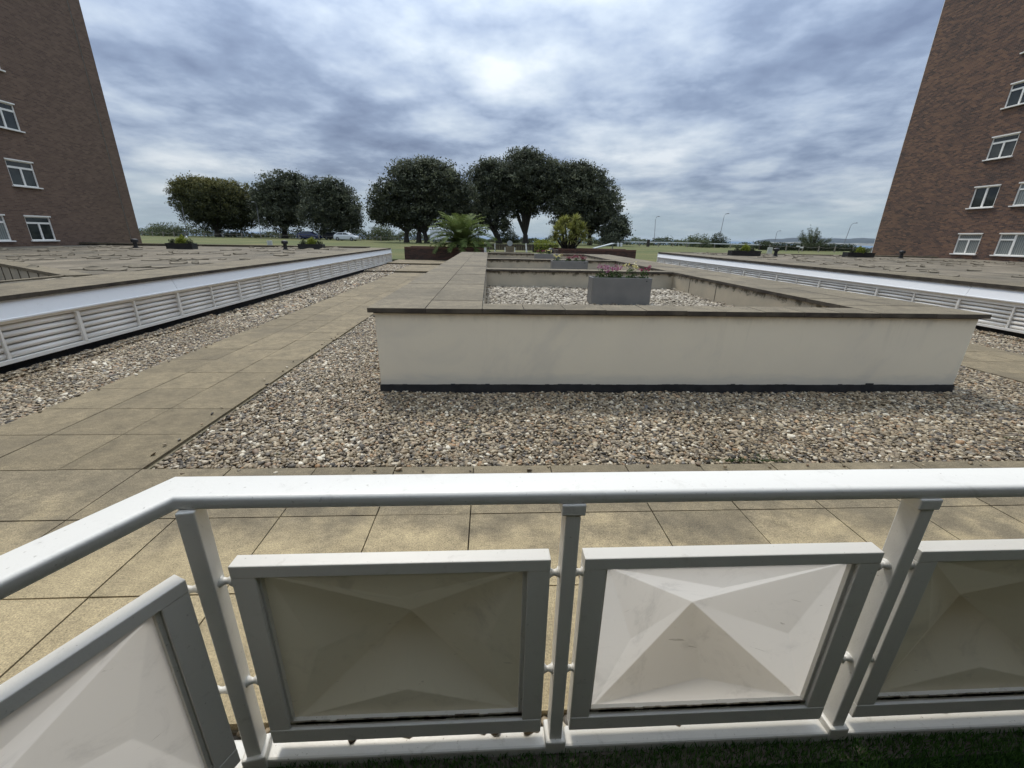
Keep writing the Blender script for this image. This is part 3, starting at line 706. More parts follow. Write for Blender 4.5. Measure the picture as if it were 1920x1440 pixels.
def block(name_label, Xw, s, y1, zb, wins, mat, rim):
    t = thing('apartment_block', name_label, 'apartment block', (0, 0, 0))
    Xb = Xw - s*16
    # facade with real openings: column strips between openings
    yn = -14; H = 26
    cols = sorted({yn, y1}|{w[0] for w in wins}|{w[1] for w in wins})
    f = MB()
    for a, b in zip(cols[:-1], cols[1:]):
        ops = sorted((w[2], w[3]) for w in wins if w[0] <= a+1e-6 and w[1] >= b-1e-6); z = zb
        for o0, o1 in ops+[(H, H)]:
            if o0 > z: f.box(min(Xw, Xw-s*.3), max(Xw, Xw-s*.3), a, b, z, o0)
            z = o1
    put('wall', f, mat, t)
    put('end_wall', MB().box(min(Xb, Xw-s*.302), max(Xb, Xw-s*.302), y1-.3, y1, zb, H), mat, t)
    put('end_wall', MB().box(min(Xb, Xw-s*.302), max(Xb, Xw-s*.302), yn, yn+.3, zb, H), mat, t)
    put('roof', MB().box(min(Xb, Xw-s*.01), max(Xb, Xw-s*.01), yn+.01, y1-.01, H+.002, H+.2), MATS['coping'], t)
    put('room_back', MB().box(min(Xw-s*1.2, Xw-s*1.1), max(Xw-s*1.2, Xw-s*1.1), yn+.4, y1-.4, zb, H-.1), MATS['dpc'], t)
    if rim:   # end pier standing slightly proud with a pale movement joint
        put('corner_pier', MB().box(min(Xw+s*.002, Xw+s*.035), max(Xw+s*.002, Xw+s*.035), y1-.78, y1+.002, zb, H), mat, t)
        put('movement_joint', MB().box(min(Xw+s*.002, Xw+s*.02), max(Xw+s*.002, Xw+s*.02), y1-.825, y1-.783, zb, H), MATS['wood'], t)
    else:
        put('corner_trim', MB().box(min(Xw, Xw-s*.05), max(Xw, Xw-s*.05), y1+.002, y1+.03, zb, H), MATS['fascia'], t)
    for w in wins: window(t, Xw, s, *w)
    return t
WL = []
for k in range(8):
    z0 = 1.02+2.585*k
    if z0 > 22: break
    if k != 2 or True: WL.append((24.02, 25.33, z0, z0+1.17, 0, 'glass'))
    WL.append((21.3, 23.07, z0, z0+1.17, 0, 'curtain' if k == 0 else 'glass'))
    WL.append((16.0, 17.8, z0, z0+1.17, 1, 'glass'))
block('brown brick block of flats at the left edge, pale joint down its corner', -23.5, 1, 31.14, .5, WL, MATS['brickL'], True)
WR = []
for k in range(8):
    z0 = 1.22+2.565*k
    if z0 > 22: break
    WR.append((24.28, 25.58, z0, z0+1.13, 1 if k == 1 else 0, 'curtain' if k == 0 else 'glass'))
    WR.append((20.9, 23.38, z0, z0+1.13, 2, 'curtain'))
    WR.append((16.0, 17.8, z0, z0+1.13, 1, 'glass'))
block('mottled red-brown brick block of flats at the right edge', 28.5, -1, 31.3, .6, WR, MATS['brickR'], False)
# unseen block behind the camera; height and overhead slab shaped for the light
own = thing('apartment_block', 'unseen brick block of flats that the balcony with the white railing belongs to, sized for the light', 'apartment block', (0, -1.4, 0))
put('wall', MB().box(-8, 11, -.3, 0, -.1, 3.1), MATS['brickL'], own)
put('balcony_shade_slab', MB().box(-3.0, 6, .003, 1.5, 2.62, 2.80), MATS['louvre'], own)
put('glazed_door', MB().box(-1.2, 2.2, .003, .03, .05, 2.2), MATS['glass'], own)

# ------------------------------------------------------------ balcony: railing, kerb, turf
RL = thing('balcony_railing', 'white painted balcony railing with framed faceted panels in the foreground', 'railing', (0, 0, 0))
W = MATS['white']
TH = R(26)                                   # the return runs back towards the building at this angle
cx0, cy0 = -.824, 1.0
dr = Vector((-math.sin(TH), -math.cos(TH)))
def hand(x0, x1):
    return
# handrail: one mitred bar (rounded), along the front and round the return
def handrail():
    yb, yf, z0, z1 = .975, 1.085, 1.0, 1.040
    def arc(cx, cz, r_, a0, a1, k=5): return [(cx+r_*math.cos(R(a0+(a1-a0)*i/k)), cz+r_*math.sin(R(a0+(a1-a0)*i/k))) for i in range(k+1)]
    prof = arc(yb+.006, z0+.006, .006, 270, 180, 3)+arc(yb+.013, z1-.013, .013, 180, 90)+arc(yf-.014, z1-.013, .014, 90, 0)+arc(yf-.006, z0+.006, .006, 0, -90, 3)
    n2 = Vector((dr.y, -dr.x))               # normal of the return, pointing outwards (-X)
    if n2.x > 0: n2 = -n2
    ref = Vector((cx0, yb))
    b = MB(); k = len(prof)
    # front direction +X ; mitre direction
    mit = (Vector((0, 1))+n2).normalized(); mit = mit/ (mit.dot(Vector((0, 1))))
    secs = []
    for kind, t_ in (('f', 4.2), ('m', 0), ('r', 2.2)):
        for y, z in prof:
            o = y-yb
            if kind == 'f': secs.append((t_, yb+o, z))
            elif kind == 'm': p = ref+mit*o; secs.append((p.x, p.y, z))
            else: p = ref+dr*t_+n2*o; secs.append((p.x, p.y, z))
    b.v = secs
    for s_ in range(2):
        b.f += [(s_*k+i, s_*k+(i+1) % k, (s_+1)*k+(i+1) % k, (s_+1)*k+i) for i in range(k)]
    b.f += [tuple(range(k)), tuple(range(2*k, 3*k))[::-1]]
    o = put('handrail', b, W, RL, smooth=True)
    for p in o.data.polygons:
        if len(p.vertices) > 4: p.use_smooth = False
    return o
handrail()
def star(w, h, cdepth=.15, sub=.006):
    """moulded sheet in local x (0..w), y outwards, z (0..h)"""
    c = (w/2, cdepth, h/2); L_ = (.125, sub, h*.5); R_ = (w-.13, sub, h*.5); B2 = (w*.5, sub, .13); T2 = (w*.5, sub, h-.12)
    e = .02   # flat margin
    V = [(e, 0, e), (w-e, 0, e), (w-e, 0, h-e), (e, 0, h-e), c, L_, R_, B2, T2, (0, 0, 0), (w, 0, 0), (w, 0, h), (0, 0, h)]
    F = [(0, 7, 4), (7, 1, 4), (0, 1, 7), (1, 6, 4), (6, 2, 4), (1, 2, 6), (2, 8, 4), (8, 3, 4), (2, 3, 8), (3, 5, 4), (5, 0, 4), (3, 0, 5),
         (9, 10, 1, 0), (10, 11, 2, 1), (11, 12, 3, 2), (12, 9, 0, 3)]
    b = MB(); b.v = V; b.f = F; return b
def panel(origin, ang, w, mat, label=None, z0=.038, z1=.80):
    """framed panel; origin = front (inner) lower corner, running along local +x"""
    o = bpy.data.objects.new('panel', None)
    fr = MB(); sw = .068; tp = .042; bt = .085; d = .05
    fr.box(0, w, 0, d, z1-tp, z1); fr.box(0, w, 0, d, z0, z0+bt-.02); fr.box(0, sw, .001, d-.001, z0+bt-.02, z1-tp); fr.box(w-sw, w, .001, d-.001, z0+bt-.02, z1-tp)
    M = Matrix.Translation((origin[0], origin[1], 0)) @ Matrix.Rotation(ang, 4, 'Z')
    f = put('panel', fr, W, RL, bevel=.003); f.matrix_local = M
    if label: f['label'] = label
    st = put('moulded_sheet', star(w-2*sw+.004, z1-tp-z0-bt+.024), mat, f, smooth=True, bevel=.004, seg=2)
    st.modifiers[0].angle_limit = R(4); st.location = (sw-.002, .028, z0+bt-.022)
    # glazing bead
    bd = MB(); x0, x1, za, zb = sw, w-sw, z0+bt-.02, z1-tp
    bd.box(x0, x1, .010, .030, za, za+.022); bd.box(x1-.013, x1, .012, .030, za+.022, zb); bd.box(x0, x0+.008, .012, .030, za+.022, zb)
    put('glazing_bead', bd, MATS['white_dirty'], f, bevel=.002)
    sl = MB()
    for i in range(60):
        xx = x0+.01+(x1-x0-.02)*random.random(); l = random.uniform(.006, .05); sl.box(max(x0, xx-l), min(x1, xx+l), .0072, .0115, za+.012+random.uniform(0, .006), za+.022+random.uniform(0, .007))
    put('sealant', sl, MATS['sealant'], f)
    return f
panel((-.741, .985), 0, .925, MATS['panel_dull'], 'dull olive panel')
panel((.286, .985), 0, .938, MATS['panel_clear'], 'light translucent panel')
panel((1.347, .985), 0, .938, MATS['panel_dull'], 'dark right-hand panel')
panel((2.40, .985), 0, .938, MATS['panel_clear'], 'light translucent panel beyond the right edge')
pl0 = Vector((-.826, .943)) + dr*.955
# local +x must run from far end to the corner so that local +y points outwards
angp = math.atan2(-dr.y, -dr.x)
panel((pl0.x, pl0.y), angp, .955, MATS['panel_clear'], 'light translucent panel on the angled return', z0=.03, z1=.80)
def post(x, y, ang, label=None, w=.044, d=.062):
    b = MB().box(-w/2, w/2, 0, d, -.02, 1.0)
    o = put('post', b, W, RL, bevel=.004); o.matrix_local = Matrix.Translation((x, y, 0)) @ Matrix.Rotation(ang, 4, 'Z')
    put('bracket', MB().box(-w/2-.014, w/2+.014, -.012, d+.006, -.045, .018), MATS['white_dirty'], o, bevel=.006)
    return o
def pin(x0, x1, y, z, parent):
    n = 7; pts = [(x0+(x1-x0)*i/(n-1), y, z+random.uniform(-.0015, .0015)) for i in range(n)]
    put('connector', MB().tube(pts, [.019, .014, .011, .009, .011, .015, .018], 8), W, parent, smooth=True)
for x in (.237, 1.289, 2.34):
    p = post(x, .972, 0)
    for z in (.735, .325):
        pin(-.022, -.055, .033, z, p); pin(.022, .055, .033, z, p)
    put('rail_plate', MB().box(-.034, .034, -.003, .07, .965, 1.0015), W, p, bevel=.004)
p = post(-.797, .962, R(10), w=.046)
for z in (.735, .325):
    pin(.022, .058, .033, z, p); pin(-.02, -.068, .02, z, p)
b2 = Vector((-.813, .927))+dr*1.0
p = post(b2.x-.02, b2.y, angp)
# kerb
kb = MB().box(-.93, 5.0, .965, 1.035, -.09, -.012)
put('kerb', kb, MATS['white_dirty'], bevel=.008, kind='structure')
kr = MB().box(-.02, 2.2, -.035, .04, -.09, -.012)
o = put('kerb', kr, MATS['white_dirty'], bevel=.008, kind='structure'); o.location = (cx0-.03, cy0-.02, -.001); o.rotation_euler = (0, 0, math.atan2(dr.y, dr.x))
put('balcony_floor', MB().box(-2.2, 5, -1.4, .966, -.12, -.055), MATS['turf_base'], kind='structure')
def turf():
    n = 42000; X = rng.uniform(-1.1, 3.0, n); Y = rng.uniform(.62, .968, n)
    k = X > (-.84 - (1.0-Y)*math.tan(TH)+.0); X, Y = X[k], Y[k]; n = len(X)
    h = rng.uniform(.022, .042, n); w = rng.uniform(.0012, .0022, n); a = rng.uniform(0, 6.28, n); lx = rng.normal(0, .009, n); ly = rng.normal(.002, .009, n)
    dx, dy = np.cos(a)*w, np.sin(a)*w; z = np.full(n, -.055)
    V = np.stack([np.stack([X-dx, Y-dy, z], 1), np.stack([X+dx, Y+dy, z], 1), np.stack([X+lx*.4+dx*.7, Y+ly*.4+dy*.7, z+h*.6], 1), np.stack([X+lx, Y+ly, z+h], 1), ], 1).reshape(-1, 3)
    F = np.arange(4*n).reshape(-1, 4)
    put('turf', qmesh('turf', V, F, rng.random(n)), MATS['turf'], kind='stuff', label='dark green artificial turf on the balcony floor')
turf()

# ------------------------------------------------------------ trees
TREES = [
('t1', 98, [(-57.85, 0.18)], [(-57.2, 9.3, 4.2, 2.4), (-57.49, 7.12, 6.9, 4.67), (-62.67, 7.82, 3.54, 3.32), (-60.57, 10.08, 3.84, 1.98), (-54.0, 8.43, 4.66, 3.11), (-51.74, 6.22, 3.14, 3.14), (-58.03, 4.53, 6.74, 2.7), (-62.74, 9.83, 2.41, 1.54), (-50.61, 4.68, 1.58, 2.03), (-53.98, 3.04, 3.4, 1.36)], 'oak_gold', 'leftmost rounded evergreen tree with golden tips, on the lawn by the left block'),
('t2', 96, [(-43.08, 0.15)], [(-42.33, 8.34, 5.25, 5.03), (-45.25, 6.76, 3.52, 3.74), (-40.34, 10.87, 3.91, 2.39), (-45.44, 8.76, 2.4, 2.4), (-42.97, 4.25, 4.67, 2.67), (-39.26, 7.4, 3.3, 4.4)], 'oak', 'dark evergreen tree second from left, its crown touching the one behind the cars'),
('t3', 90, [(-29.5, 0.25)], [(-30.8, 6.7, 4.67, 4.67), (-27.85, 5.81, 2.71, 3.55), (-32.52, 9.03, 3.28, 2.46), (-29.95, 9.56, 3.28, 2.05), (-29.15, 3.34, 3.58, 1.89), (-33.08, 4.73, 3.34, 3.13), (-26.72, 4.86, 1.47, 2.31)], 'oak', 'dark evergreen tree standing right behind the parked blue and white cars'),
('t4', 76, [(-14.08, 0.34), (-12.01, 0.37), (-10.66, 0.31)], [(-11.1, 9.07, 5.41, 4.19), (-15.11, 7.22, 3.86, 3.16), (-17.41, 5.55, 2.3, 2.3), (-10.13, 11.45, 3.45, 1.9), (-6.75, 9.58, 2.97, 2.97), (-12.74, 10.61, 3.11, 2.25), (-8.19, 5.92, 3.55, 2.66), (-15.74, 4.52, 3.56, 1.6), (-18.81, 4.45, 1.24, 1.24), (-12.22, 4.59, 5.35, 2.14), (-6.01, 5.14, 2.14, 2.68), (-4.6, 7.4, 2.4, 2.8), (-4.2, 4.6, 1.8, 1.8)], 'oak', 'broad evergreen tree with several dark stems, left of the palm'),
('t5', 84, [(1.79, 0.42)], [(-0.23, 11.02, 3.68, 3.87), (-1.21, 7.89, 3.33, 3.92), (2.19, 10.64, 3.3, 3.3), (0.72, 12.79, 2.88, 1.92), (-1.72, 5.15, 2.58, 2.98), (1.74, 6.6, 2.77, 3.56), (2.77, 3.38, 1.4, 1.8)], 'oak', 'narrow dark evergreen tree with a leaning trunk just right of the palm'),
('t6', 88, [(7.21, 0.25)], [(6.83, 13.02, 5.27, 4.05), (6.76, 15.28, 3.61, 1.81), (10.41, 12.66, 4.07, 3.25), (4.33, 11.12, 3.67, 3.46), (8.47, 9.82, 5.14, 3.7), (7.0, 7.42, 4.15, 2.28), (12.09, 9.91, 3.29, 3.09), (3.35, 8.76, 2.88, 2.47)], 'oak', 'tallest evergreen tree in the centre with a clear forked trunk'),
('t7', 84, [(19.23, 0.54), (16.13, 0.48)], [(15.9, 10.98, 4.9, 3.72), (12.87, 12.23, 3.11, 2.33), (19.44, 10.18, 3.35, 3.35), (20.68, 7.48, 3.39, 3.99), (16.66, 7.39, 4.78, 3.78), (22.75, 7.06, 1.8, 3.4), (14.24, 5.95, 3.2, 2.8), (19.45, 4.19, 3.44, 1.82), (16.24, 13.19, 2.72, 1.55)], 'oak', 'wide dark evergreen tree behind the spiky cordyline, right end of the big group'),
('t8', 80, [(22.58, 0.58)], [(23.02, 3.08, 1.94, 1.75), (23.89, 4.18, 1.55, 1.55), (21.62, 2.32, 1.75, 1.36), (24.34, 2.74, 1.17, 0.97)], 'oak', 'small low evergreen tree at the right foot of the big tree group'),
]
def crown_pts(lobes, Y, dens, depthk=.9, rad=.62):
    C = []; T = []; lobes = [(a, b, c*1.17, d*1.09) for a, b, c, d in lobes]
    for X, Z, rx, rz in lobes:
        ry = (rx+rz)/2*depthk; oy = rng.uniform(-.35, .35)*ry
        ncl = max(10, int(dens*(rx*rz+rx*ry+ry*rz)*1.0))
        d = rng.normal(size=(ncl, 3)); d /= np.linalg.norm(d, axis=1)[:, None]
        rr = rng.uniform(.0, 1, ncl)**.33; rr = .35+.62*rr
        cc = np.stack([X+d[:, 0]*rx*rr, Y+oy+d[:, 1]*ry*rr, Z+d[:, 2]*rz*rr], 1)
        tc = np.clip(rng.normal(.42, .26, ncl) + d[:, 2]*.14, 0, 1)  # tint rises towards each lobe's top, painting in sunlit crown tops
        m = 20
        for c, t_ in zip(cc, tc):
            p = rng.normal(size=(m, 3)); p *= np.array([rad, rad, rad*.7])*rng.uniform(.5, 1, (m, 1)); C.append(c+p*.75); T.append(np.clip(t_+rng.normal(0, .1, m), 0, 1))
    return np.concatenate(C), np.concatenate(T)
def core_pts(lobes, Y):
    C = []
    for X, Z, rx, rz in lobes:
        n = int(16*(rx*rz+rx*rx)); u = rng.normal(size=(n, 3)); u /= np.linalg.norm(u, axis=1)[:, None]; rr = rng.random(n)**.4*.72
        C.append(np.stack([X+u[:, 0]*rx*rr, Y+u[:, 1]*rx*.6*rr, Z+u[:, 2]*rz*rr+.1*rz], 1))
    C = np.concatenate(C); return C, rng.uniform(0, .3, len(C))
for nm, Y, trunks, lobes, mt, lab in TREES:
    x0, _ = trunks[0]; zg = G(x0, Y)
    t = thing('evergreen_tree', lab, 'tree', (x0, Y, zg), group='evergreen oaks on the lawn')
    C, T = crown_pts(lobes, Y, 4.2 if nm != 't8' else 7)
    C2, T2 = core_pts(lobes, Y)
    if mt == 'oak_gold': T = np.clip(T*.6+(C[:, 2]-5)*.075, 0, 1)
    if nm == 't4': T = np.clip(T+(C[:, 2]-9)*.03, 0, 1)  # paler with height: lit top put into the leaf tint
    C = np.concatenate([C, C2]); T = np.concatenate([T, T2]); sz_ = np.concatenate([rng.uniform(.22, .48, len(C)-len(C2)), rng.uniform(.7, 1.2, len(C2))])
    V, F, tt = leaves(C-np.array([x0, Y, zg]), sz_, .55, .4, T)
    put('crown', qmesh('crown', V, F, tt), MATS[mt], t)
    tr = MB(); sc_ = 1 if nm != 't8' else .4
    for tx, _ in trunks:
        bx_, h1 = tx-x0, (1.9+random.uniform(-.3, .4))*sc_
        lean = random.uniform(-.3, .3)
        if nm == 't5': lean = -.7
        base_r = (.62 if len(trunks) == 1 else .45)*sc_
        tr.tube([(bx_, 0, -.3), (bx_+.05, 0, .25*sc_), (bx_+lean*.4, 0, h1*.6), (bx_+lean, 0, h1)], [base_r*1.45, base_r*1.05, base_r*.85, base_r*.8], 9)
        near = sorted(lobes, key=lambda l: abs(l[0]-tx))[:7]
        for X, Z, rx, rz in near:
            for q in range(2):
                ex = X-x0+random.uniform(-.5, .5)*rx; ez = max(h1+1.2*sc_, Z-zg+random.uniform(-.4, .4)*rz); ey = random.uniform(-.5, .5)*rx*.8
                mx_ = bx_+lean+(ex-bx_-lean)*.42+random.uniform(-.3, .3)*sc_; mz = h1+(ez-h1)*.5
                tr.tube([(bx_+lean, 0, h1-.3*sc_), (mx_, ey*.45, mz), (ex, ey, ez)], [base_r*.5, base_r*.28, base_r*.07], 6, False)
    put('trunk', tr, MATS['bark'], t, smooth=True)

# ------------------------------------------------------------ shrubs and scrub
def shrub(name, label, cat, x, y, w, h, mat, d=None, zb=None, n=None, leaf=.14, group=None, spiky=False, aspect=.5, dome=True):
    d = d or w; zb = G(x, y) if zb is None else zb
    n = n or int(260*max(1, (w*h)**.5*2.2))
    u = rng.normal(size=(n, 3)); u /= np.linalg.norm(u, axis=1)[:, None]; rr = rng.random(n)**.45
    lump = 1+.16*np.sin(u[:, 0]*5+x)*np.cos(u[:, 1]*4+y)+.1*np.sin(u[:, 2]*7+u[:, 0]*6)
    C = np.stack([u[:, 0]*w/2*rr*lump, u[:, 1]*d/2*rr*lump, np.abs(u[:, 2])*h*rr*lump*(1 if dome else 1)+.02], 1)
    t = thing(name, label, cat, (x, y, zb), group=group)
    V, F, tt = leaves(C, rng.uniform(.6, 1.3, n)*leaf, aspect, .5, np.clip(rng.normal(.4, .22, n)+C[:, 2]/h*.15, 0, 1))
    put('foliage', qmesh('foliage', V, F, tt), MATS[mat], t)
    st = MB()
    for i in range(5):
        a = random.random()*6.28; st.tube([(0, 0, -.05), (math.cos(a)*w*.12, math.sin(a)*d*.12, h*.3), (math.cos(a)*w*.28, math.sin(a)*d*.28, h*.7)], [.03*h**.5, .02*h**.5, .006], 5, False)
    put('stems', st, MATS['bark'], t)
    return t
def scrub(label, pts, leaf=.36, mat='scrub'):
    """an unbroken far thicket along a line of (x, y, height, width)"""
    Cs = []; Ts = []
    for (xa, ya, ha), (xb, yb, hb) in zip(pts[:-1], pts[1:]):
        L_ = math.hypot(xb-xa, yb-ya); n = int(L_*230)
        t = rng.random(n); hx = ha+(hb-ha)*t; s_ = t*L_
        bumpy = .72+.22*np.sin(s_*.9+xa)+.16*np.sin(s_*2.3+ya)+rng.uniform(-.1, .12, n)
        z = rng.random(n)**.7*hx*bumpy
        X = xa+(xb-xa)*t+rng.normal(0, .3, n); Yq = ya+(yb-ya)*t+rng.normal(0, 1.0, n)
        zg = np.array([G(a, b) for a, b in zip(X, Yq)])
        Cs.append(np.stack([X, Yq, zg+z], 1)); Ts.append(np.clip(rng.normal(.4, .2, n)+.25*np.sin(s_*.6+xa*3), 0, 1))
    C = np.concatenate(Cs); T = np.concatenate(Ts)
    V, F, tt = leaves(C, rng.uniform(.5, 1.3, len(C))*leaf, .5, .4, T)
    put('clifftop_scrub', qmesh('scrub', V, F, tt), MATS[mat], kind='stuff', label=label)
scrub('low straggling scrub along the cliff top left of the trees', [(-100, 104, 1.3), (-86, 104, 1.2), (-80, 104, 1.5), (-72, 103, 2.6), (-62, 103, 2.2), (-55, 102, 1.3), (-48, 102, 1.4), (-36, 101, 2.0), (-26, 98, 2.6), (-14, 96, 2.0), (-4, 96, 2.3)])
scrub('low scrub along the cliff top behind and right of the big trees', [(-4, 97, 1.6), (0, 97, .8), (12, 98, 1.2), (16, 98, 2.2), (26, 99, 1.9), (34, 99, 1.6), (46, 100, 2.2), (52, 99, 1.2), (62, 99, 1.0), (76, 98, .9), (110, 97, .9)])
shrub('round_shrub', 'rounded green bush in front of the tall lamp right of the trees', 'bush', 43.4, 90, 5.4, 2.5, 'scrub', leaf=.3)
shrub('round_shrub', 'darker round bush at the foot of the tallest lamp post', 'bush', 47.0, 89, 4.6, 2.9, 'hedge', leaf=.3)
shrub('round_shrub', 'small pale green bush behind the rail right of centre', 'bush', 41.8, 84, 3.0, 1.7, 'scrub', leaf=.25)
shrub('round_shrub', 'little dark bush on the horizon left of the feathery tree', 'bush', 57.4, 90, 4.6, 1.7, 'hedge', leaf=.28)
shrub('round_shrub', 'black green bush under the small tree right of the cordyline', 'bush', 21.8, 78, 4.2, 2.6, 'oak', leaf=.3)
shrub('round_shrub', 'dark bush between the two central tree trunks', 'bush', 4.2, 92, 4.6, 2.4, 'hedge', leaf=.3)
shrub('round_shrub', 'tall pale bush behind the white car', 'bush', -22.0, 92, 6, 3.2, 'scrub', leaf=.3)
shrub('round_shrub', 'twiggy grey green bush at the left end of the lawn', 'bush', -70, 100, 8, 2.7, 'scrub', leaf=.3)
# dark clipped hedge on the right
def hedge(label, pts, h, w, mat, leaf=.12, zoff=0):
    t = thing('hedge', label, 'hedge', (pts[0][0], pts[0][1], G(*pts[0])+zoff)); Cs = []
    for a, b in zip(pts[:-1], pts[1:]):
        L_ = math.hypot(b[0]-a[0], b[1]-a[1]); n = int(L_*420*(.2/leaf)**1.2*h)
        s_ = rng.random(n); th_ = rng.uniform(0, math.pi, n); rr = rng.random(n)**.4
        Cs.append(np.stack([a[0]+(b[0]-a[0])*s_-pts[0][0], a[1]+(b[1]-a[1])*s_+np.cos(th_)*w/2*rr-pts[0][1], np.sin(th_)*h*rr*(1+.06*np.sin(s_*L_*2))], 1))
    C = np.concatenate(Cs); V, F, tt = leaves(C, rng.uniform(.6, 1.3, len(C))*leaf, .5, .4, np.clip(rng.normal(.4, .2, len(C))+C[:, 2]*.15, 0, 1))
    put('foliage', qmesh('foliage', V, F, tt), MATS[mat], t)
    put('stems', MB().box(-.1, pts[-1][0]-pts[0][0]+.1, -.12, .12, 0, h*.6, Matrix.Rotation(math.atan2(pts[-1][1]-pts[0][1], pts[-1][0]-pts[0][0]), 4, 'Z') @ Matrix.Identity(4)), MATS['bark'], t)
hedge('long dark clipped hedge behind the post and rope fence on the right', [(47.5, 75), (55, 76), (66.5, 77)], 1.25, 2.2, 'hedge', .2)
hedge('bright yellow green hedge between the steps and the cordyline', [(4.6, 45.5), (7.1, 45.5)], 1.25, 1.6, 'lime', .12)
hedge('short yellow green hedge right behind the palm planter', [(-2.2, 46), (-.55, 46)], 1.05, 1.3, 'lime', .12)
# feathery wind-combed tamarisk
def tamarisk():
    x, y = 62.3, 82; zb = G(x, y); t = thing('feathery_tree', 'wispy grey green tamarisk standing above the dark hedge on the right', 'tree', (x, y, zb))
    Cs = []; tr = MB()
    for i in range(30):
        a = rng.uniform(-1.25, 1.25); L_ = rng.uniform(2.6, 4.4)*(1-.22*abs(a)); dy = rng.uniform(-.6, .6)
        pts = [(math.sin(a)*L_*s_*1.05, dy*L_*s_, math.cos(a)*L_*s_*(.95)+.2) for s_ in (0, .33, .66, 1)]
        tr.tube(pts, [.09, .06, .035, .01], 5, False)
        s_ = rng.random(240)**.6; p = np.array([[np.interp(q, (0, .33, .66, 1), [pt[k] for pt in pts]) for k in range(3)] for q in s_])
        Cs.append(p+rng.normal(0, .2, p.shape))
    C = np.concatenate(Cs); V, F, tt = leaves(C, rng.uniform(.12, .35, len(C)), .3, .1)
    put('crown', qmesh('crown', V, F, np.clip(tt*.6+.1, 0, 1)), MATS['scrub'], t); put('trunk', tr, MATS['bark'], t, smooth=True)
tamarisk()

# ------------------------------------------------------------ brick planters with palm and cordyline
def brick_planter(label, x0, x1, y0, y1, z0, z1):
    t = thing('brick_planter', label, 'planter', ((x0+x1)/2, y0, z0)); ox = (x0+x1)/2
    h = z1-z0
    put('wall', MB().box(x0-ox, x1-ox, 0, .22, 0, h-.10).box(x0-ox, x1-ox, y1-y0-.22, y1-y0, 0, h-.10).box(x0-ox, x0-ox+.22, .221, y1-y0-.221, 0, h-.10).box(x1-ox-.22, x1-ox, .221, y1-y0-.221, 0, h-.10), MATS['brickB'], t)
    put('soil', MB().box(x0-ox+.221, x1-ox-.221, .222, y1-y0-.222, 0, h-.12), MATS['soil'], t)
    cm = MB().box(-.036, .036, 0, .24, 0, .10).mesh('capping_brick'); cm.materials.append(MATS['brickcap'])
    n = int((x1-x0)/.078)
    for i in range(n):
        o = bpy.data.objects.new('capping_brick', cm); sc.collection.objects.link(o); o.parent = t
        o.location = (x0-ox+(i+.5)*(x1-x0)/n, -.012, h-.098+random.uniform(-.003, .003)); o.rotation_euler = (0, 0, random.uniform(-.01, .01))
    put('capping', MB().box(x0-ox, x1-ox, y1-y0-.23, y1-y0+.01, h-.099, h), MATS['brickcap'], t)
    return t
brick_planter('dark red brick planter with the palm, left of the raised planter end', -5.42, -.36, 28.4, 30.9, .14, .94)
put('gatepost', MB().box(-.33, -.19, 28.42, 28.60, .12, .98), MATS['paint_w'], bevel=.01, label='short white square post at the right end of the palm planter', category='post')
brick_planter('long low red brick planter with the cordyline, on the right', 4.5, 9.65, 28.4, 30.9, .14, 1.0)
def palm():
    t = thing('palm_tree', 'young date palm with arching green fronds in the left brick planter', 'palm', (-1.85, 29.5, .80))
    put('trunk', MB().lathe((0, 0, 0), [(.30, 0), (.34, .15), (.30, .35), (.16, .5)], 12), MATS['bark'], t, smooth=True)
    for i in range(60):
        az = i*2.399963; el = R(14+74*((i % 26)/26)**.75); L_ = random.uniform(2.3, 2.9)*(1.05 if el > R(40) else .95)
        n = 12; pts = []; x = y = z = 0.; x = .05*math.cos(az); y = .05*math.sin(az); z = .30; e = el
        for k in range(n):
            pts.append(Vector((x, y, z))); st = L_/n; x += math.cos(az)*math.cos(e)*st; y += math.sin(az)*math.cos(e)*st; z += math.sin(e)*st; e -= R(3.2+6.5*k/n+(2.5 if el < R(50) else 1.2))
        b = MB(); b.tube(pts, [.018*(1-k/n)+.003 for k in range(n)], 4, False); nrach = len(b.f)
        side = Vector((-math.sin(az), math.cos(az), 0))
        for k in range(3, n*3-2):
            f_ = k/3; k0 = int(f_); p = pts[min(k0, n-1)].lerp(pts[min(k0+1, n-1)], f_-k0); d = (pts[min(k0+1, n-1)]-pts[min(k0, n-2) if k0 < n-1 else n-2]).normalized()
            ll = .42*math.sin(math.pi*min(.96, .16+f_/n*.8))+.06
            upv = side.cross(d).normalized()*-1
            for sg in (-1, 1):
                tip = p + side*sg*ll*.78 + d*ll*.55 + upv*ll*(.20)*(-1 if random.random() < .2 else 1)*1
                w = d*.036
                b.quad(tuple(p-w), tuple(p+w), tuple(p.lerp(tip, .6)+w*.9), tuple(tip))
        me = b.mesh('frond'); a = me.attributes.new('tint', 'FLOAT', 'FACE'); base_t = .75-.5*(1-el/R(86))
        a.data.foreach_set('value', np.clip(rng.normal(base_t*.7+.1, .12, len(b.f)), 0, 1).astype(np.float32))
        put('frond', me, MATS['palm'], t)
palm()
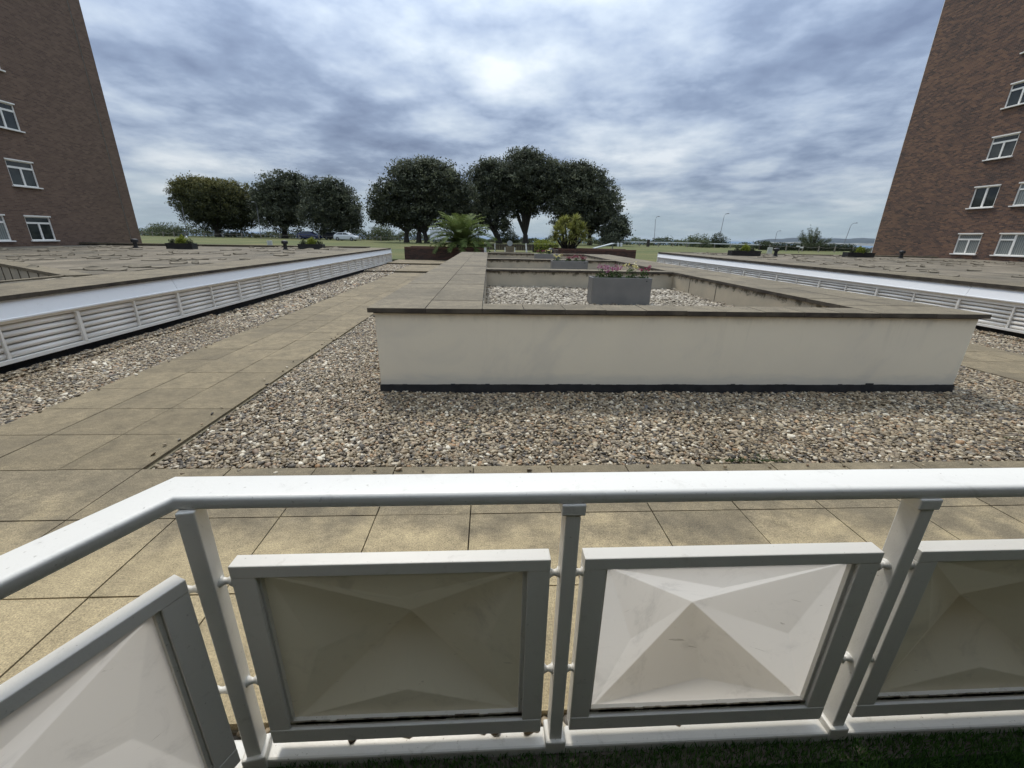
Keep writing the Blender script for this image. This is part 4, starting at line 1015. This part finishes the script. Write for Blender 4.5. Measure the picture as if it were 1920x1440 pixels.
def cordyline():
    t = thing('cordyline', 'multi-headed yellow green cordyline in the right brick planter', 'plant', (5.35, 29.5, .86))
    heads = [(-.85, .1, 1.25), (-.3, .2, 1.75), (.35, -.1, 1.85), (.85, .1, 1.35), (0, -.4, 1.3), (.5, .4, 1.5), (-.9, 0, .75), (.05, -.3, .7), (.95, -.2, .8), (-.5, -.3, 1.0), (.45, -.4, 1.0), (-.6, .3, 1.55)]
    for hx, hy, hz in heads:
        put('stem', MB().tube([(hx*.25, hy*.3, -.1), (hx*.6, hy*.6, hz*.5), (hx, hy, hz)], [.09, .07, .05], 6), MATS['bark'], t, smooth=True)
        b = MB()
        for i in range(150):
            az = random.random()*6.28; el = R(random.uniform(-25, 85)); L_ = random.uniform(.45, .75); w = .034
            d = Vector((math.cos(az)*math.cos(el), math.sin(az)*math.cos(el), math.sin(el))); s_ = Vector((-math.sin(az), math.cos(az), 0))*w
            p0 = Vector((hx, hy, hz)); p1 = p0+d*L_*.55; p2 = p0+d*L_+Vector((0, 0, -.16*L_))
            b.quad(tuple(p0-s_*.5), tuple(p0+s_*.5), tuple(p1+s_), tuple(p1-s_)); b.quad(tuple(p1-s_), tuple(p1+s_), tuple(p2+s_*.15), tuple(p2-s_*.15))
        me = b.mesh('leaf_head'); a = me.attributes.new('tint', 'FLOAT', 'FACE'); a.data.foreach_set('value', np.clip(rng.normal(.5, .22, len(b.f)), 0, 1).astype(np.float32))
        put('leaf_head', me, MATS['cordy'], t)
cordyline()

# ------------------------------------------------------------ troughs and flowers on the raised planter
def trough(label, x, y, z, w=1.08, d=.34, h=.5):
    t = thing('trough', label, 'planter', (x, y, z), group='grey troughs in the raised planter')
    b = MB(); b.box(-w/2, w/2, 0, .025, 0, h); b.box(-w/2, w/2, d-.025, d, 0, h); b.box(-w/2, -w/2+.025, .0255, d-.0255, 0, h); b.box(w/2-.025, w/2, .0255, d-.0255, 0, h)
    put('shell', b, MATS['grey_trough'], t, bevel=.004)
    put('soil', MB().box(-w/2+.026, w/2-.026, .026, d-.026, .02, h-.05), MATS['soil'], t)
    put('drain_plug', MB().tube([(w/2-.10, -.003, h-.05), (w/2-.10, .004, h-.05)], .012, 8), MATS['black'], t)
def flower(label, x, y, z, w, h, petal, npet=60, group=None, petal_size=.03):
    t = thing('flowering_plant', label, 'plant', (x, y, z), group=group)
    n = 170; u = rng.normal(size=(n, 3)); u /= np.linalg.norm(u, axis=1)[:, None]; rr = rng.random(n)**.5
    C = np.stack([u[:, 0]*w/2*rr, u[:, 1]*w/2.4*rr, np.abs(u[:, 2])*h*.85*rr], 1)
    V, F, tt = leaves(C, rng.uniform(.03, .06, n), .5, .4); put('leaves', qmesh('leaves', V, F, tt), MATS['leafg'], t)
    if petal:
        Cs = []
        for i in range(max(4, npet//9)):
            a = rng.uniform(0, 6.28); r_ = rng.random()**.5; c = np.array([math.cos(a)*w/2*r_, math.sin(a)*w/2.4*r_, h*rng.uniform(.75, 1.08)])
            Cs.append(c+rng.normal(0, .016, (9, 3)))
        C = np.concatenate(Cs); V, F, tt = leaves(C, petal_size, .8, .3); put('blossom', qmesh('blossom', V, F, tt), MATS[petal], t)
TZ = .535
trough('nearest grey trough with pink and white flowers on the pale stones', 2.38, 7.55, TZ)
trough('middle grey trough behind the first cross wall', 2.41, 12.85, TZ)
trough('farthest grey trough beside the black bollard', 2.42, 17.9, TZ)
for i, (dx, w, h, pt, lab) in enumerate([(-.36, .22, .19, 'pink', 'pink flowers at the left end of the nearest trough'), (-.20, .17, .15, 'pink', 'small pink flowers second from left in the nearest trough'), (-.05, .22, .18, 'pink', 'pink flowers left of middle in the nearest trough'), (.18, .25, .22, 'yellow', 'green plant with cream flowers in the nearest trough'), (.43, .22, .19, 'darkpink', 'deep pink flowers at the right end of the nearest trough')]):
    flower(lab, 2.38+dx, 7.7, TZ+.44, w, h+.06, pt, 80)
for dx, w, h, pt, lab in [(-.36, .28, .22, 'yellow', 'yellow flowers at the left end of the middle trough'), (-.02, .24, .17, 'darkpink', 'crimson flowers in the middle of the middle trough'), (.22, .24, .2, 'darkpink', 'crimson flowers right of middle in the middle trough'), (.42, .2, .16, 'darkpink', 'crimson flowers at the right end of the middle trough')]:
    flower(lab, 2.41+dx, 13.0, TZ+.44, w, h, pt, 90)
for dx, pt, lab in [(-.3, 'darkpink', 'crimson flowers at the left end of the farthest trough'), (.02, 'yellow', 'pale flowers in the middle of the farthest trough')]:
    flower(lab, 2.42+dx, 18.05, TZ+.44, .35, .2, pt, 90)
bo = thing('bollard_light', 'black domed bollard beside the farthest trough', 'bollard', (3.05, 21.7, .12))
put('post', MB().lathe((0, 0, 0), [(.14, 0), (.14, .85), (.15, .86)], 14), MATS['black'], bo, smooth=False)
put('cap', MB().lathe((0, 0, .861), [(.17, 0), (.17, .05), (.14, .14), (.07, .2), (.01, .22)], 14), MATS['black'], bo, smooth=True)

# ------------------------------------------------------------ things on the podium roofs
def roof_planter(side, x, y, label, ball=True, w=1.15):
    z = roofz(side, x)+.01
    t = thing('roof_planter', label, 'planter', (x, y, z), group='black planters on the podium roofs')
    b = MB(); h = .26; d = .42; b.box(-w/2, w/2, 0, .03, 0, h); b.box(-w/2, w/2, d-.03, d, 0, h); b.box(-w/2, -w/2+.03, .031, d-.031, 0, h); b.box(w/2-.03, w/2, .031, d-.031, 0, h)
    put('box', b, MATS['black'], t); put('rim', MB().box(-w/2-.015, w/2+.015, -.015, .0, h-.05, h), MATS['black'], t); put('soil', MB().box(-w/2+.031, w/2-.031, .031, d-.031, .02, h-.03), MATS['soil'], t)
    return z
for side, x, y, k in ((-1, -14.75, 21.75, 'left'), (-1, -9.1, 22.9, 'cars'), (1, 13.7, 22.7, 'right'), (1, 21.2, 23.9, 'block')):
    lab = {'left': 'black planter nearest the left block', 'cars': 'black planter below the parked cars', 'right': 'left black planter on the right roof', 'block': 'black planter at the right block corner'}[k]
    z = roof_planter(side, x, y, lab, w=1.2 if side < 0 else 1.6)
    shrub('ball_shrub', {'left': 'yellow green ball shrub', 'cars': 'bright yellow green ball shrub', 'right': 'yellow topped ball shrub', 'block': 'pale leafy shrub'}[k]+' in the '+lab, 'shrub', x+.02, y+.22, .50, .36, 'lime', zb=z+.20, n=1300, leaf=.07)
    for sg, nm2 in ((-1, 'left'), (1, 'right')):
        shrub('bedding_plant', 'dark bedding plants at the %s end of the %s' % (nm2, lab), 'plant', x+sg*.40, y+.22, .34, .24, 'hedge', zb=z+.22, n=240, leaf=.06)
def vent(side, x, y, label):
    z = roofz(side, x)+.005; t = thing('roof_vent', label, 'vent', (x, y, z), group='black cowled vents on the podium roofs')
    put('pipe', MB().lathe((0, 0, 0), [(.13, 0), (.13, .04), (.085, .06), (.085, .26)], 12), MATS['black'], t)
    put('cowl', MB().lathe((0, 0, .262), [(.085, 0), (.15, .02), (.15, .13), (.12, .16), (.03, .18)], 12), MATS['black'], t)
vent(-1, -17.45, 22.7, 'black cowled vent by the corner of the left block'); vent(-1, -10.2, 22.6, 'black cowled vent between the white sign and the planter on the left roof')
vent(1, 15.45, 22.9, 'black cowled vent beside the small white sign on the right roof'); vent(1, 23.3, 23.6, 'black cowled vent against the right block of flats')
def sign(x, y, zt, label, w=.34, h=.42, zb=None):
    zb = G(x, y) if zb is None else zb
    t = thing('lawn_sign', label, 'sign', (x, y, zb))
    put('board', MB().box(-w/2, w/2, -.012, .012, zt-zb-h, zt-zb), MATS['paint_w'], t)
    put('leg', MB().box(-w/2+.02, -w/2+.055, .013, .04, -.1, zt-zb-.02), MATS['paint_w'], t); put('leg', MB().box(w/2-.055, w/2-.02, .013, .04, -.1, zt-zb-.02), MATS['paint_w'], t)
    tx = MB()
    for i in range(5): tx.box(-w/2+.06, w/2-.06-.02*(i % 3), -.015, -.0125, zt-zb-.10-.06*i, zt-zb-.085-.06*i)
    put('print', tx, MATS['grey_sheet'], t)
sign(-14.99, 31, 1.11, 'small white notice board on the lawn beyond the left roof', .36, .45); sign(22.4, 34, 1.27, 'small white notice board on the lawn beyond the right roof', .42, .5)

# ------------------------------------------------------------ lawn edge furniture
def post_fence(label, pts, h, sp, wire=True, mat='wood', r_=.07, rails=0, cap=None):
    t = thing('post_fence' if wire else 'rail_fence', label, 'fence', (pts[0][0], pts[0][1], G(*pts[0]))); o0 = Vector(t.location)
    P = []
    for a, b in zip(pts[:-1], pts[1:]):
        L_ = math.hypot(b[0]-a[0], b[1]-a[1]); n = max(1, int(L_/sp))
        P += [(a[0]+(b[0]-a[0])*i/n, a[1]+(b[1]-a[1])*i/n) for i in range(n)]
    P.append(pts[-1]); me = MB().box(-r_, r_, -r_, r_, -.2, h).mesh('post'); me.materials.append(MATS[mat])
    for x, y in P:
        o = bpy.data.objects.new('post', me); sc.collection.objects.link(o); o.parent = t; o.location = Vector((x, y, G(x, y)))-o0; o.rotation_euler = (random.uniform(-.03, .03), random.uniform(-.03, .03), 0)
    w = MB()
    for (xa, ya), (xb, yb) in zip(P[:-1], P[1:]):
        if wire:
            w.tube([Vector((xa, ya, G(xa, ya)+h*.8))-o0, Vector(((xa+xb)/2, (ya+yb)/2, G(xa, ya)+h*.62))-o0, Vector((xb, yb, G(xb, yb)+h*.8))-o0], .02, 4, False)
        else:
            d = Vector((xb-xa, yb-ya, 0)); an = math.atan2(d.y, d.x); M = Matrix.Translation(Vector((xa, ya, G(xa, ya)+h-.16))-o0) @ Matrix.Rotation(an, 4, 'Z')
            put('rail', MB().box(.01, d.length-.01, -r_-.035, -r_-.005, 0, .16, M), MATS['paint_w'], t)
    if wire: put('rope', w, MATS['wood'], t)
post_fence('row of short timber posts with slack rope along the left lawn', [(-80, 99), (-58, 88), (-36, 86), (-20, 83), (-9, 80)], .95, 3.4)
post_fence('short timber posts with slack rope in front of the hedge on the right', [(46, 70), (58, 71), (75, 72)], .95, 2.9)
post_fence('long low white rail on posts along the road right of the trees', [(20.3, 80), (32, 82), (44, 84), (58, 86)], .85, 3.0, wire=False, r_=.07)
put('stump_post', MB().box(-.22, .22, -.22, .22, -.1, 1.25), MATS['bark'], loc=(28.9, 79, G(28.9, 79)), bevel=.03, label='single dark thick timber post by the white rail', category='post')
def lamp(label, x, y, h, lean=0, side=1, arm=1.4, ring=False):
    t = thing('street_lamp', label, 'street lamp', (x, y, G(x, y)), group=None)
    put('column', MB().tube([(0, 0, -.2), (lean*.15, 0, h*.15), (lean*.151, 0, h*.152), (lean*.9, 0, h*.86)], [.10, .09, .06, .045], 8), MATS['lamp'], t, smooth=True)
    arm *= .6; pts = [(lean*.9+side*arm*(1-math.cos(a)), 0, h*.86+h*.14*math.sin(a)) for a in (0, .35, .8, 1.2, 1.57)]
    put('arm', MB().tube(pts, .035, 6), MATS['lamp'], t, smooth=True)
    ex, _, ez = pts[-1]
    put('lantern', MB().prism([(0, .03), (side*.15, .10), (side*.5, .07), (side*.55, -.03), (side*.05, -.06)], -.12, .12, lambda a, q, c: (ex+a, q, ez+c)), MATS['steel'], t)
lamp('lamp post just right of the big trees', 36.1, 95, 5.9, -.4, 1, .5)
lamp('tallest lamp post, behind the two round bushes', 47.8, 90, 6.6, .3, 1, .7)
lamp('small distant lamp post above the white notice board', 73.3, 110, 4.2, .0, 1, .8)
lamp('curved lamp post just left of the right block', 75.1, 90, 5.6, .6, 1, 1.3)
lamp('lamp post half hidden by the leftmost tree', -59.0, 90, 6.4, .3, -1, .5)
lamp('lamp post in the gap between the two left trees', -45.0, 90, 6.6, .2, -1, .5)
# central steps down to the lawn walk: handrails, low wall and stone
wb = thing('timber_fence', 'dark board fence across the end of the central walk', 'fence', (2.3, 50, G(2.3, 50)))
for i in range(22): put('board', MB().box(-3.1+i*.28, -3.1+i*.28+.26, 0, .03, -.1, .62+random.uniform(-.02, .02)), MATS['dark_fence'], wb)
put('rail', MB().box(-3.15, 3.1, -.05, -.002, .45, .53), MATS['dark_fence'], wb)
def hrail(label, x, y, h, w=.10, lean=0):
    t = thing('white_post', label, 'post', (x, y, G(x, y)), group='white posts beside the central steps')
    b = MB(); b.v = [(-w/2, -.05, -.1), (w/2, -.05, -.1), (w/2, .05, -.1), (-w/2, .05, -.1), (-w*.3+lean, -.04, h), (w*.3+lean, -.04, h), (w*.3+lean, .04, h), (-w*.3+lean, .04, h)]
    b.f = [(3, 2, 1, 0), (4, 5, 6, 7), (0, 1, 5, 4), (1, 2, 6, 5), (2, 3, 7, 6), (3, 0, 4, 7)]; put('shaft', b, MATS['paint_w'], t); put('foot', MB().box(-w, w, -.09, .09, -.09, .06), MATS['paint_w'], t)
hrail('leftmost tall slim white post at the central steps', .44, 34, 1.02)
hrail('short white post left of the stone marker', 1.22, 34, .72, .09)
hrail('short white post right of the stone marker', 1.98, 34, .74, .09)
hrail('leaning tall white post right of the stone marker', 2.95, 34, 1.05, .16, -.12)
stp = thing('step_flight', 'pale stone edging across the head of the central steps', 'steps', (1.4, 33.4, .14))
put('tread', MB().box(-1.7, 1.8, 0, .35, 0, .42), MATS['coping'], stp); put('tread', MB().box(-1.7, 1.8, .352, .8, 0, .30), MATS['coping'], stp)
ms = thing('stone_marker', 'round-headed grey stone marker at the central steps', 'marker', (1.62, 34.6, G(1.6, 34)))
put('block', MB().box(-.32, .32, 0, .2, -.1, .78), MATS['coping'], ms, bevel=.01); put('disc', MB().tube([(0, .0, 1.02), (0, .14, 1.02)], .21, 18), MATS['grey_sheet'], ms)
can = thing('sloping_canopy', 'sloping pale grey panel on short legs behind the right brick planter', 'canopy', (12.05, 45, G(12, 45)))
put('sheet', MB().prism([(-1.1, .46), (-1.1, .52), (.9, 1.05), (1.15, 1.03), (1.15, .95), (.9, .96)], 0, 1.2, lambda a, q, c: (a, q, c)), MATS['grey_sheet'], can)
put('leg', MB().box(.75, .85, .3, .4, -.1, .92), MATS['steel'], can); put('leg', MB().box(-.9, -.8, .3, .4, -.1, .5), MATS['steel'], can)
for i, (x, lab) in enumerate(((22.2, 'left one of two small white blocks under the rail'), (22.75, 'right one of two small white blocks under the rail'))):
    put('marker_block', MB().box(-.17, .17, -.1, .1, -.05, .62), MATS['paint_w'], loc=(x, 75, G(x, 75)), bevel=.05, label=lab, category='marker')
put('marker_block', MB().lathe((0, 0, 0), [(.13, 0), (.16, .12), (.12, .26), (.02, .34)], 10), MATS['paint_w'], loc=(-52.6, 80, G(-52.6, 80)), label='small rounded white marker on the left lawn above the planter', category='marker')
sg = thing('finger_sign', 'white two-armed finger sign in front of the dark hedge', 'sign', (43.8, 60, G(43.8, 60)))
put('post', MB().box(-.03, .03, -.03, .03, -.1, .9), MATS['wood'], sg); put('arm', MB().box(-.55, .02, -.05, -.032, .80, .98), MATS['paint_w'], sg); put('arm', MB().box(.03, .5, -.05, -.032, .66, .84), MATS['paint_w'], sg)

# ------------------------------------------------------------ vehicles
MATS['car_blue'] = simple('dark blue car paint', (.018, .025, .075), (.016, .022, .065), 3, .25, 0)
MATS['car_white'] = simple('silver white car paint', (.62, .64, .67), (.58, .60, .63), 3, .25, 0)
MATS['car_dark'] = simple('near black car paint', (.02, .022, .026), (.016, .018, .02), 3, .3, 0)
MATS['tyre'] = simple('tyre rubber', (.015, .015, .015), (.02, .02, .02), 5, .9)
MATS['carglass'] = simple('car window glass', (.02, .025, .03), (.03, .035, .04), 3, .06, 0)
def loft(b, secs):
    """secs: list of rings with equal counts"""
    n0 = len(b.v); k = len(secs[0])
    for s_ in secs: b.v += s_
    for i in range(len(secs)-1):
        b.f += [(n0+i*k+j, n0+i*k+(j+1) % k, n0+(i+1)*k+(j+1) % k, n0+(i+1)*k+j) for j in range(k)]
    b.f += [tuple(range(n0, n0+k))[::-1], tuple(range(n0+(len(secs)-1)*k, n0+len(secs)*k))]
def car(label, x, y, rz, paint, L=4.3, Hh=1.45, estate=True, cat='car', van=False, name='parked_car'):
    t = thing(name, label, cat, (x, y, G(x, y)+.0), rz); w = .86 if not van else .98
    if not van:
        prof = [(0, .55, .30), (.06, .72, .22), (.5, .90, .20), (1.15, .98, .2), (2.2, 1.0, .2), (3.4, 1.0, .2), (4.1, .96, .22), (4.3, .82, .28)]
    else:
        prof = [(0, .75, .35), (.08, .95, .28), (.55, 1.08, .25), (1.0, 1.12, .25), (2.5, 1.15, .25), (4.6, 1.15, .25), (4.9, 1.1, .3)]
    pl = prof[-1][0]
    secs = []
    for px_, zt, zb in prof:
        px2 = (px_/pl-.5)*L; ww = w*(.80 if px_ in (0, pl) else .97 if px_ < .2 or px_ > pl-.3 else 1)
        secs.append([(px2, -ww*.92, zb), (px2, -ww, zb+.15), (px2, -ww, zt-.18), (px2, -ww*.93, zt), (px2, ww*.93, zt), (px2, ww, zt-.18), (px2, ww, zb+.15), (px2, ww*.92, zb)])
    b = MB(); loft(b, secs); put('body', b, MATS[paint], t, bevel=.02)
    if not van: cab = [(1.05, .98, 0), (1.75, Hh-.02, 1), (2.4, Hh, 1), (3.45 if estate else 3.2, Hh-.05, 1), (4.15, .97, 0)]
    else: cab = [(.75, 1.1, 0), (1.35, 2.0, 1), (1.6, Hh, 1), (4.75, Hh, 1), (4.88, 1.12, 1)]
    sec2 = []
    for px_, zt, k in cab:
        px2 = (px_/pl-.5)*L; top = w*(.74 if not van else .86); low = w*.92
        ww = top if k else low*.98
        sec2.append([(px2, -low, .95 if not van else 1.08), (px2, -ww, zt), (px2, ww, zt), (px2, low, .95 if not van else 1.08)])
    b = MB(); loft(b, sec2); put('cabin', b, MATS[paint], t, bevel=.02)
    # side glazing and screens
    def X(p): return (p/pl-.5)*L
    for sgn in (-1, 1):
        if not van: qs = [[(1.35, 1.02), (1.9, Hh-.10), (2.45, Hh-.09), (2.45, 1.02)], [(2.53, 1.02), (2.53, Hh-.09), (3.3, Hh-.12), (3.75, 1.04)]]
        else: qs = [[(1.05, 1.28), (1.45, 1.85), (2.1, 1.85), (2.1, 1.28)]]
        for q in qs:
            low, top = w*.925, w*(.755 if not van else .875)
            v = []
            for px_, z in q:
                f_ = (z-(.95 if not van else 1.08))/(Hh-(.95 if not van else 1.08)); yy = sgn*(low+(top-low)*f_+.012); v.append((X(px_), yy, z))
            v2 = [(a, c-sgn*.02, d) for a, c, d in v]; b = MB(); b.v = v+v2; b.f = [(0, 1, 2, 3), (7, 6, 5, 4)]+[(i, (i+1) % 4, 4+(i+1) % 4, 4+i) for i in range(4)]
            put('side_window', b, MATS['carglass'], t)
    if not van:
        fs = MB().prism([(X(1.08)-.01, 1.0), (X(1.74)-.012, Hh-.06), (X(1.74)+.02, Hh-.06), (X(1.1)+.02, 1.0)], -w*.70, w*.70); put('windscreen', fs, MATS['carglass'], t)
    wz = .31; whx = (L*.5-.78, -(L*.5-.80))
    for sx in whx:
        for sgn in (-1, 1):
            ty = put('wheel', MB().tube([(sx, sgn*(w-.16), wz), (sx, sgn*(w+.015), wz)], .31, 18), MATS['tyre'], t); ty.location = (0, 0, 0)
            put('rim', MB().tube([(sx, sgn*(w+.016), wz), (sx, sgn*(w+.024), wz)], .19, 14), MATS['steel'], ty)
    for sgn in (-1, 1):
        put('headlight', MB().box(-L/2-.012, -L/2+.03, sgn*.55-.14, sgn*.55+.14, .55, .66), MATS['paint_w'], t)
        put('tail_light', MB().box(L/2-.03, L/2+.012, sgn*.6-.1, sgn*.6+.1, .62, .76), MATS['brickcap'], t)
car('dark blue estate car parked facing right under the trees', -34.4, 87, R(180)+R(-8), 'car_blue', 4.4)
car('near-black hatchback parked between the blue and the white car', -30.8, 90, R(180)+R(-6), 'car_dark', 4.0, 1.40)
car('silver white hatchback car parked right of the dark cars', -25.6, 81, R(180)+R(-6), 'car_white', 4.1, 1.40)
car('white van parked behind the palm, mostly hidden by fronds', -7.3, 73, R(180), 'car_white', 4.6, 2.0, cat='van', van=True, name='parked_van')

# ------------------------------------------------------------ sea air
hz = bpy.data.materials.new('haze'); hz.use_nodes = True; nt = hz.node_tree; nt.nodes.clear()
o_ = nt.nodes.new('ShaderNodeOutputMaterial'); v_ = nt.nodes.new('ShaderNodeVolumePrincipled'); v_.inputs['Color'].default_value = (.72, .82, .95, 1); v_.inputs['Density'].default_value = 1.1e-5
v_.inputs['Anisotropy'].default_value = .2
nt.links.new(v_.outputs[0], o_.inputs['Volume'])
put('haze', MB().box(-31000, 31000, -2500, 24500, -34.5, 90), hz, kind='stuff')
